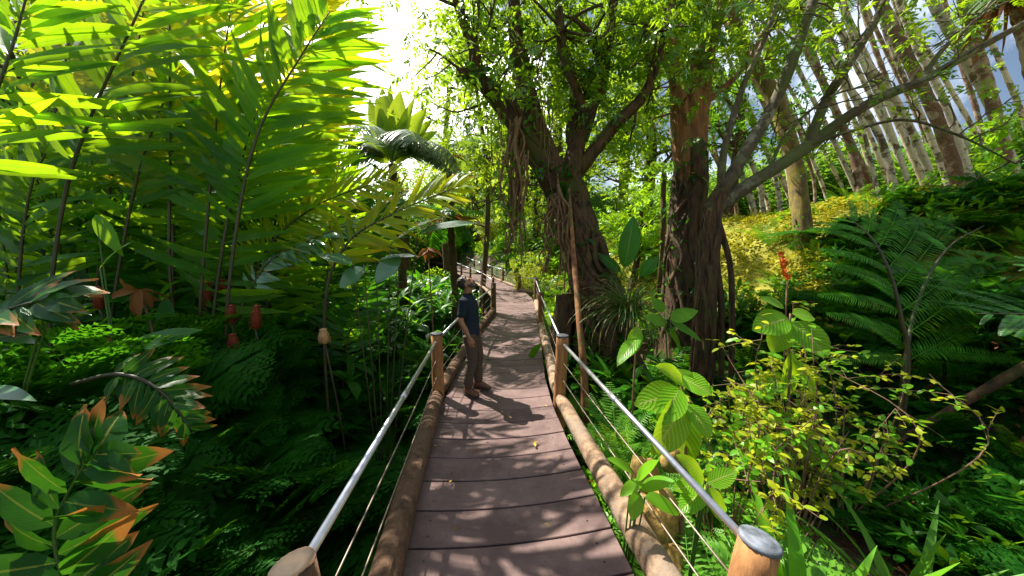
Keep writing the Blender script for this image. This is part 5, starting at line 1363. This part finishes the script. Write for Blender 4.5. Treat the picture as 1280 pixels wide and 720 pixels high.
generic_tree('high crowned tree added to shade the far left of the ginger thicket', 95, 9.2, -80, 'crown_light', 115, 3.0, .8, n=64, group=BT)
generic_tree('shorter tree added for shade inside the ginger thicket', 235, 7.4, 30, 'crown_light', 116, 1.5, .9, n=36, group=BT, L=.15)
generic_tree('dark leafy tree right behind the fig, filling the gaps between its limbs', 690, 19, 0, 'crown_light', 117, 4.0, 1.1, n=70, lowest=3, group=BT)
generic_tree('leafy tree behind the right hand fig limb', 775, 20, 20, 'crown_light', 118, 3.6, 1.2, n=64, lowest=3, group=BT)
generic_tree('thin green tree against the sky left of the fig limb', 600, 16, 40, 'crown_light', 119, 1.6, 1.2, n=20, group=BT)
generic_tree('rounded green tree filling the gap behind the blade palm', 505, 21, 175, 'mid', 120, 2.8, .9, lowest=3, n=54, group=BT)
generic_tree('low bushy tree closing the gap behind the feathery ginger', 400, 17, 225, 'mid', 112, 2.8, .9, lowest=2.5, n=56, group=BT)
generic_tree('leafy tree behind the vine tree with light on its left side', 900, 14, 40, 'mid', 113, 2.6, 1.2, lowest=1, n=40, group=BT)

# feathery yellow bamboo-like clump
def feathery(label, px, D, H, w_, mat, seed, n=46):
    g = np.random.default_rng(seed); b = ground_at(px, D); root = thing('bamboo_clump', label, 'bamboo', b)
    sm, lm = MB(), MB()
    for i in range(n):
        a = g.uniform(0, 6.28); o = vec(math.cos(a), math.sin(a), 0); h = H * g.uniform(.6, 1.1); p = b + o * g.uniform(0, w_ * .3)
        pts = smooth_path([p, p + vec(0, 0, h * .6) + o * w_ * .3, p + vec(0, 0, h * .95) + o * w_ * .9], 12); tube(sm, pts, [.012, .004], 5, False)
        for q in range(22):
            k = int(g.integers(2, 12)); leaf_cluster(lm, pts[k], 4, .09, .17, .022, g, 0, 'lance', -.4)
    sm.build('stem', M['greenstalk'], root); lm.build('foliage', M[mat], root)
feathery('feathery yellow green clump glowing behind the hanging roots', 655, 15.5, 2.6, .8, 'yellowgreen', 120)
feathery('small yellow green feathery clump beside the far walkway corner', 612, 24, 3.2, 1.2, 'yellowgreen', 121, 40)
# ------------------------------------------------------------------ plants at right
def tree_fern(label, base, crown, fronds, L, mat, seed, r=.07, pairs=26, sub=13):
    g = np.random.default_rng(seed); root = thing('tree_fern', label, 'fern', base)
    mb = MB(); tube(mb, smooth_path([base, (base + crown) / 2 + vec(.05, 0, 0), crown], 16), [r * 1.3, r], 10, True, rough=.2, seed=seed); mb.build('trunk', M['bark_dark'], root)
    for d, l in fronds:
        mb = MB(); P = crown[None]; Dv = nrm(np.asarray(d, float))[None]; N = (vec(0, 0, 1) - Dv[0] * Dv[0][2])[None]; Ls = np.array([l * L]); a = np.array([g.uniform(.6, 1.0)])
        rachis(mb, P, Dv, N, Ls, a, .022, 10); ts = np.linspace(.14, .985, pairs)
        p = pinnae(P, Dv, N, Ls, a, ts, R(66), .30 * np.sin(np.pi * (ts * .86 + .12)) ** .7 + .015, .04)
        q = pinnae(p[0], p[1], p[2], p[3], np.full(len(p[0]), .35), np.linspace(.08, .97, sub), R(68), .17 * np.linspace(1, .25, sub) + .015, .05)
        leaves(mb, q[0], q[1], q[2], q[3], q[3] * .36 + .004, .2, 3, 'lance', .1); mb.build('frond', M[mat], root)
    return root
def giant_fern(label, fr, mat, seed):
    """one to three huge twice divided fronds, each with long side branches held flat to the light"""
    g = np.random.default_rng(seed); b0 = down_to_ground(at(*fr[0][0][0])); root = thing('giant_fern', label, 'fern', b0)
    for pts, pl, hint, npair in fr:
        P = np.array([at(*p) for p in pts]); R_ = smooth_path([b0] + list(P), 40); mb = MB(); tube(mb, R_, [.030, .024, .016, .006], 8); fo = mb.build('frond', M['stalk'], root)
        k = smooth_path(P, 60); T, A, B = frames(k); hint = nrm(np.asarray(hint, float)); PP, DD, NN, LL = [], [], [], []
        for i in range(npair):
            f = (i + .3) / npair; q = int(f * 59)
            for sgn in (1, -1):
                n_ = nrm(hint - T[q] * np.dot(hint, T[q])); sd_ = np.cross(T[q], n_) * sgn
                a = R(70 - 30 * f) + g.normal(0, .06)
                PP.append(k[q]); DD.append(T[q] * math.cos(a) + sd_ * math.sin(a) + n_ * .12); NN.append(n_ + vec(0, 0, .5) + g.normal(0, .12, 3)); LL.append(pl * (.62 if sd_[0] < 0 else 1) * (math.sin(math.pi * min(1, f * .72 + .28)) ** .7) * g.uniform(.9, 1.08))
        PP, DD, NN, LL = map(np.array, (PP, DD, NN, LL)); a = g.uniform(.35, .8, len(PP))
        mb = MB(); rachis(mb, PP, DD, NN, LL, a, .014, 10)
        ts = np.linspace(.06, .985, 38); q = pinnae(PP, DD, NN, LL, a, ts, R(68), .115 * np.sin(np.pi * (ts * .8 + .2)) ** .6 + .01, .05)
        leaves(mb, q[0], q[1], q[2], q[3], .019, .35, 4, 'blade', .15); mb.build('leaflets', M[mat], fo)
giant_fern('huge dark fern frond standing upright with long feathered side branches over the gully', [
    ([(1135, 460, 4.2), (1126, 395, 4.2), (1112, 340, 4.25), (1088, 296, 4.4), (1055, 268, 4.6)], 1.75, (0, -.75, .65), 8),
    ([(1132, 450, 4.2), (1150, 370, 4.4), (1185, 310, 4.8), (1230, 282, 5.3)], 1.3, (0, -.6, .8), 5)], 'treefern', 130)
giant_fern('second huge fern reaching in from the right edge with silvery side branches', [
    ([(1420, 470, 3.4), (1370, 420, 3.5), (1300, 395, 3.7), (1220, 392, 3.9)], 1.3, (.1, -.45, .9), 9),
    ([(1420, 470, 3.4), (1400, 390, 3.6), (1350, 340, 3.9), (1280, 330, 4.2)], 1.2, (.1, -.5, .85), 8)], 'treefern_pale', 131)
c = at(1030, 300, 8.5)
FR = [((math.cos(a) * .8, math.sin(a) * .8, .5), 1.0) for a in np.linspace(0, 6.28, 9)[:-1]]
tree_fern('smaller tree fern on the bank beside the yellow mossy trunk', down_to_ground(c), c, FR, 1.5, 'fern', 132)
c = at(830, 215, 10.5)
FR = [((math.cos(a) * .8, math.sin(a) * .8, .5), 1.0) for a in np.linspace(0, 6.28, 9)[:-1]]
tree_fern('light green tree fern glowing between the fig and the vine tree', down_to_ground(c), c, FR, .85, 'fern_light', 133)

# big ribbed leaves
def ribbed(label, D, base_px, stem, lst, mat='broad'):
    b = down_to_ground(at(base_px, 500, D)); root = thing('ribbed_leaf_plant', label, 'plant', b, 'plants with large ribbed leaves')
    top = [at(x, y, D) for x, y in stem]; mb = MB(); tube(mb, smooth_path([b] + top, 20), [.018, .014, .009], 8); mb.build('stem', M['twig'], root)
    for x0, y0, x1, y1, w_ in lst:
        mb = MB(); a = at(x0, y0, D); e = at(x1, y1, D - rng.uniform(-.05, .3)); broad_leaf(mb, a, e, w_ / FPX * D, vec(rng.normal(0, .25), -.75, .65), rng.uniform(.25, .7), 'ovate', 12, fold=.2); mb.build('leaf', M[mat], root)
ribbed('plant with big ribbed light green leaves just right of the sunlit rail', 2.7, 858, [(856, 600), (857, 520), (850, 468)],
       [(852, 492, 796, 505, 40), (853, 500, 812, 566, 44), (857, 505, 850, 585, 40), (858, 505, 888, 548, 30), (855, 478, 822, 458, 24), (852, 472, 888, 492, 32), (850, 485, 824, 528, 34), (858, 480, 848, 462, 24)])
ribbed('tall plant with ribbed leaves under the orange flower spike', 3.5, 990, [(985, 520), (986, 440), (988, 392)],
       [(985, 398, 942, 412, 36), (986, 400, 966, 440, 30), (990, 402, 1034, 446, 32), (988, 440, 978, 500, 34), (984, 470, 925, 498, 30), (990, 392, 1018, 398, 20), (980, 385, 950, 372, 14), (992, 450, 1020, 500, 26)])
ribbed('two yellowish leaves hanging on the grassy tuft at the fig foot', 4.3, 790, [(792, 480), (796, 420)], [(800, 420, 772, 455, 18), (797, 408, 788, 445, 18)], 'broad')

def flower_spike():
    p, q = at(976, 316, 4.2), at(984, 352, 4.2); b = down_to_ground(q); root = thing('flower_spike', 'orange flower spike standing above the ribbed leaves', 'flower', b)
    mb = MB(); tube(mb, smooth_path([b, (b + q) / 2 + vec(.05, 0, 0), q], 12), .009, 6); mb.build('stem', M['twig'], root)
    mb = MB(); d = p - q; n = 46; t = rng.uniform(0, 1, n); A = rng.uniform(0, 6.28, n); o = np.stack([np.cos(A), np.sin(A), 0 * A], -1)
    leaves(mb, q + d * t[:, None] + o * .012, o * .7 + vec(0, 0, 1), o - vec(0, 0, .4), .085 * (1.1 - t * .6), .04, .3, 4, 'lance', .3); mb.build('bracts', M['spike'], root)
flower_spike()

def twiggy_shrub(label, D, base, ctr, n, rad, seed, mat='yellowgreen', leafL=.085):
    g = np.random.default_rng(seed); b = down_to_ground(at(*base, D)); root = thing('twiggy_shrub', label, 'shrub', b)
    tb, lb = MB(), MB(); tips = []; c = at(*ctr, D)
    for i in range(n):
        e = c + g.normal(0, 1, 3) * np.array(rad); m_ = b * .45 + e * .55 + g.normal(0, .2, 3) + (c - b) * vec(.15, .1, .22)
        P = smooth_path([b + g.normal(0, .06, 3) * vec(1, 1, 0), m_, e], 14); tube(tb, P, [.010, .007, .003], 5, False, rough=.1, seed=i)
        for q in range(9):
            j = int(g.integers(6, 14)); d = nrm(P[min(13, j)] - P[j - 1] + g.normal(0, .7, 3)); l = g.uniform(.12, .38); S2 = smooth_path([P[j], P[j] + d * l * .5, P[j] + d * l + vec(0, 0, -.02)], 7); tube(tb, S2, [.0035, .0015], 4, False)
            m2 = int(g.integers(4, 9)); pp = S2[g.integers(2, 7, m2)]; A = g.uniform(0, 6.28, m2)
            leaves(lb, pp, np.stack([np.cos(A), np.sin(A), g.uniform(-.6, .6, m2)], -1), vec(0, -.3, 1) + g.normal(0, .4, (m2, 3)), leafL * g.uniform(.6, 1.25, m2), leafL * .48, g.uniform(.1, .8, m2), 5, 'ovate', .15, int(g.random() < .45))
    tb.build('branches', M['twig'], root); lb.build('foliage', [M[mat], M['bright']], root)
twiggy_shrub('twiggy shrub with small yellow green leaves sprawling over the gully', 3.3, (990, 620), (985, 515), 28, (.42, .30, .36), 140)
twiggy_shrub('upper spray of the twiggy shrubbery with reddish leaves below the tree fern', 3.9, (1060, 600), (1070, 455), 11, (.30, .3, .30), 141)
twiggy_shrub('small golden leaved shrub next to the ribbed plant by the rail', 2.9, (905, 640), (915, 545), 9, (.25, .25, .28), 142)

# tufts, ferns and leaves placed singly
def tuft(label, p, n, L, W, mat, seed, name='grass_tuft', cat='grass tuft', droop=(1.0, 2.4), el=(.3, 1.4), prof='blade'):
    g = np.random.default_rng(seed); mb = MB(); az, e = g.uniform(0, 6.28, n), g.uniform(*el, n)
    D = np.stack([np.cos(az) * np.cos(e), np.sin(az) * np.cos(e), np.sin(e)], -1)
    leaves(mb, np.asarray(p) + g.normal(0, .06, (n, 3)), D, vec(0, 0, 1) - D * .2, L * g.uniform(.6, 1.2, n), W, g.uniform(*droop, n), 8, prof, .3)
    o = mb.build(name, M[mat], None, tuple(p)); return tag(o, label, cat)
tuft('grassy epiphyte tuft cascading from the foot of the fig tree', at(785, 392, 5.6), 300, 1.05, .026, 'grass', 150)
tuft('smaller grassy tuft clinging to the fig trunk', at(772, 350, 6.2), 60, .5, .018, 'grass', 151)
tuft('long leaved green plant rising at the bottom edge right of the near post', down_to_ground(at(1015, 705, 2.15)) + vec(0, 0, .1), 18, 1.3, .11, 'bright', 152, 'strap_leaf_plant', 'plant', (.3, .9), (1.15, 1.5), 'lance')
tuft('pale striped strap leaved plant at the bottom right', down_to_ground(at(1150, 705, 2.6)) + vec(0, 0, .1), 30, 1.1, .075, 'fern_light', 153, 'strap_leaf_plant', 'plant', (.4, 1.1), (1.1, 1.5), 'lance')
tuft('yellow green strap leaved plant left of the pale striped one', down_to_ground(at(1080, 715, 2.5)) + vec(0, 0, .1), 16, .95, .07, 'bright', 154, 'strap_leaf_plant', 'plant', (.4, 1.1), (1.1, 1.5), 'lance')
tuft('dark strap leaved plant in the gully shade', down_to_ground(at(1150, 610, 3.6)), 22, .9, .07, 'deep', 155, 'strap_leaf_plant', 'plant', (.5, 1.4), (.6, 1.4), 'lance')

ub = MB()
broad_plant('big upright dark leaf between the fig and the vine tree', gb(785, 6.6), [(780, 335, 792, 272, 26), (776, 340, 750, 318, 12), (800, 345, 822, 322, 16)], 6.6, 'broad_dark', hint=(-.3, -1, .3))
broad_plant('glossy pointed leaves low right of the grassy tuft', gb(850, 4.8), [(838, 400, 872, 388, 20), (838, 402, 880, 425, 18), (832, 405, 805, 395, 16), (836, 410, 850, 438, 14), (830, 390, 815, 372, 14)], 4.8, 'bright', prof='lance')
broad_plant('yellow green leaves glowing just beside the right rail log', gb(760, 2.2, .1), [(790, 590, 762, 572, 16), (795, 600, 820, 575, 18), (800, 610, 840, 600, 20), (798, 615, 790, 650, 18), (806, 622, 850, 640, 24), (802, 600, 776, 620, 16)], 2.2, 'bright', prof='ovate', hint=(-.2, -.5, 1))
broad_plant('light green leaf rosette under the lower right rail', gb(870, 2.2), [(880, 600, 850, 570, 24), (884, 604, 920, 590, 22), (884, 610, 905, 650, 26), (880, 612, 850, 640, 26), (878, 606, 842, 612, 20)], 2.2, 'broad', prof='ovate', hint=(-.1, -.5, 1))

def fern_thing(label, px, py, D, mat, s, v, z=0.0, group='single ferns beside the walkway'):
    p = at(px, py, D); p[2] = tz(p[0], p[1]) + z
    o = bpy.data.objects.new('sword_fern', FM[mat, v]); COL.objects.link(o); tag(o, label, 'fern', group); o.location = tuple(p); o.scale = (s, s, s); o.rotation_euler = (0, 0, px * .7)
FM = {}
for mt in ('fern_light', 'fern', 'mid'):
    for v in (0, 1): FM[mt, v] = PR['sword'][v].mesh('sword_fern', M[mt])
for i, (lab, px, py, D, mt, s, z) in enumerate([
    ('light fern fanning out beneath the second right rail post', 770, 560, 4.0, 'fern_light', 1.0, .5),
    ('fern with long drooping fronds between rail and ribbed plant', 800, 560, 3.3, 'fern_light', .9, .4),
    ('green fern at the foot of the vine wrapped tree', 850, 430, 7.0, 'mid', 1.5, .3),
    ('shaded fern to the right of the vine wrapped tree', 905, 430, 6.2, 'fern', 1.3, .3),
    ('fern on the bank just left of the orange flower spike', 940, 400, 6.8, 'mid', 1.3, .2),
    ('fern on the right bank under the arching limbs', 960, 330, 9.5, 'mid', 1.5, .1),
    ('pale green fern arching out left of the boardwalk behind the man', 520, 400, 6.2, 'fern_light', 1.0, .7),
    ('small fern frond cluster left of the left rail post', 500, 470, 4.6, 'fern_light', .7, .5),
    ('fern beside the walkway bend below the hanging roots', 690, 390, 10.5, 'fern_light', 1.2, .5),
    ('fern close behind the third right rail post', 705, 400, 8.2, 'mid', 1.2, .6),
    ('bushy fern in the shade left of the standing man', 460, 400, 6.6, 'fern', 1.4, .4),
    ('fern half hidden below the pale cone flower', 420, 470, 4.6, 'fern', 1.1, .3)]):
    fern_thing(lab, px, py, D, mt, s, i % 2, z)

def shrub_thing(label, px, D, mat, s, kind, seed, z=0.0, dx=0):
    b = ground_at(px, D); b[2] += z
    mb = PR[kind][seed % 2]; o = bpy.data.objects.new('leafy_shrub', mb.mesh('leafy_shrub', M[mat])); COL.objects.link(o)
    tag(o, label, 'shrub'); o.location = tuple(b); o.scale = (s, s, s); o.rotation_euler = (0, 0, seed)
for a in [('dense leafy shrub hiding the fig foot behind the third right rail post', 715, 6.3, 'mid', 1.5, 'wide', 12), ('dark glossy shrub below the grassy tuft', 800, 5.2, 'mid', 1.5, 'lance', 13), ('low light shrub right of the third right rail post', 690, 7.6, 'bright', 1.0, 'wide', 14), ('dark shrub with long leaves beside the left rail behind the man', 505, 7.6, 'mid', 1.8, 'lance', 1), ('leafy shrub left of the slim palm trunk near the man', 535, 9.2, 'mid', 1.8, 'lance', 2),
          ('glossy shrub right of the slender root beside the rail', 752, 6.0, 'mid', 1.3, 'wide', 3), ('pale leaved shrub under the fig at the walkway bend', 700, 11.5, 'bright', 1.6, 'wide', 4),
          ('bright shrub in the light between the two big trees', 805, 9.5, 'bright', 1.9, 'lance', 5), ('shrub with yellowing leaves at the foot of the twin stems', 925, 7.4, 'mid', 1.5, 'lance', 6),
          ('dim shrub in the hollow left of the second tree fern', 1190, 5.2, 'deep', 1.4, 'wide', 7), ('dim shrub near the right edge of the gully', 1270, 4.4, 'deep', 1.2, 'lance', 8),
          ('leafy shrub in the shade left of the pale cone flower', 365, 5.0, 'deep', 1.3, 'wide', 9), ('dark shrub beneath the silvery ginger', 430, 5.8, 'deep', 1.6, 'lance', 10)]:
    shrub_thing(*a)

def climber_column():
    g = np.random.default_rng(160); mb = MB(); b = ground_at(1228, 9.6)
    for q in range(110):
        t = g.uniform(0, 1); leaf_cluster(mb, b + vec(g.normal(0, .14) - t * .35, g.normal(0, .14), t * 2.6), 3, .07, .2, .15, g, 0, 'ovate', -.6)
    o = mb.build('climbing_vine', M['bright'], None, tuple(b)); tag(o, 'bright heart leaved vine climbing between the palms at right', 'vine')
climber_column()

# rocks, fallen limb, fallen leaves
def rock(label, px, py, D, r, mat, seed):
    g = np.random.default_rng(seed); p = at(px, py, D); mb = MB(); n, k = 18, 11; ph = g.uniform(0, 6.28, 8)
    V = []
    for i in range(k):
        th = math.pi * i / (k - 1)
        for j in range(n):
            a = 6.283 * j / n; d = vec(math.sin(th) * math.cos(a), math.sin(th) * math.sin(a), math.cos(th))
            q = 1 + .16 * math.sin(3 * d[0] + ph[0] + 2 * d[2]) + .12 * math.sin(4 * d[1] + ph[1]) + .08 * math.sin(7 * d[2] + 5 * d[0] + ph[2]) + .04 * g.normal()
            V.append(p + d * q * np.array(r))
    Q = [(i * n + j, (i + 1) * n + j, (i + 1) * n + (j + 1) % n, i * n + (j + 1) % n) for i in range(k - 1) for j in range(n)]
    mb.add(V, Q); o = mb.build('rock', M[mat], None, tuple(p)); tag(o, label, 'rock')
rock('yellow brown rock under the lower right rail, largest of its group', 822, 668, 2.9, (.22, .2, .42), 'rock', 1)
rock('smaller yellow rock behind the largest one beside the log', 806, 610, 3.1, (.16, .14, .3), 'rock', 2)
rock('low yellow stone almost hidden below the right log', 838, 712, 2.7, (.16, .15, .2), 'rock', 3)
rock('pale yellow stone wedged beneath the ribbed plant', 838, 575, 2.6, (.08, .08, .10), 'rock', 4)
def fallen_limb():
    mb = MB(); P = [at(1105, 560, 4.3), at(1160, 528, 4.25), at(1215, 496, 4.1), at(1290, 455, 3.9), at(1350, 425, 3.8)]
    tube(mb, smooth_path(P, 24), [.03, .04, .05, .055, .055], 10, True, rough=.14, seed=4); o = mb.build('fallen_limb', M['bark_dark'], None, tuple(P[0])); tag(o, 'dark fallen limb slanting across the gully shade at right', 'branch')
fallen_limb()
g = np.random.default_rng(170)
for i, (px, py, lab) in enumerate([(669, 570, 'pale crumpled leaf lying in the middle of the deck'), (741, 624, 'orange leaf caught on the right edge of the deck'), (626, 525, 'tiny pale leaf scrap nearest the man on the deck'), (636, 533, 'tiny pale leaf scrap just right of its twin'),
        (556, 627, 'small yellow leaf on the left half of the deck'), (684, 688, 'yellow leaf scrap low on the deck near the bottom'), (536, 574, 'pale leaf at the left edge of the deck'), (686, 590, 'white leaf fleck right of the crumpled leaf'), (625, 507, 'leaf lying beside the boot shadow')]):
    y = 2.05 * FPX / (py - 320); x = y * (px - 640) / FPX; mb = MB(); a = g.uniform(0, 6.28)
    for q in range(2 if i == 0 else 1): leaves(mb, vec(x, y, float(zd(y)) + .036), vec(math.cos(a + q * 2), math.sin(a + q * 2), .12), vec(0, 0, 1), (.06 if i < 2 else .04), (.03 if i < 2 else .02), .35, 6, 'ovate', .3)
    o = mb.build('fallen_leaf', M['orange' if i == 1 else 'deadyellow'], None, (x, y, float(zd(y)) + .036)); tag(o, lab, 'leaf', 'fallen leaves on the deck')

for i in range(16):                                                  # more dry flakes along the boards
    y = g.uniform(2.0, 8.5); x = float(xc(y)) + g.uniform(-.7, .7); a = g.uniform(0, 6.28); z = float(zd(y)) + .036; mb = MB()
    leaves(mb, vec(x, y, z), vec(math.cos(a), math.sin(a), .1), vec(0, 0, 1), g.uniform(.03, .06), .02, .4, 5, 'lance', .3)
    o = mb.build('fallen_leaf', M['dead' if i % 3 else 'deadyellow'], None, (x, y, z)); tag(o, 'tiny dry leaf flake scattered on the brown boards', 'leaf', 'dry leaf flakes on the deck')
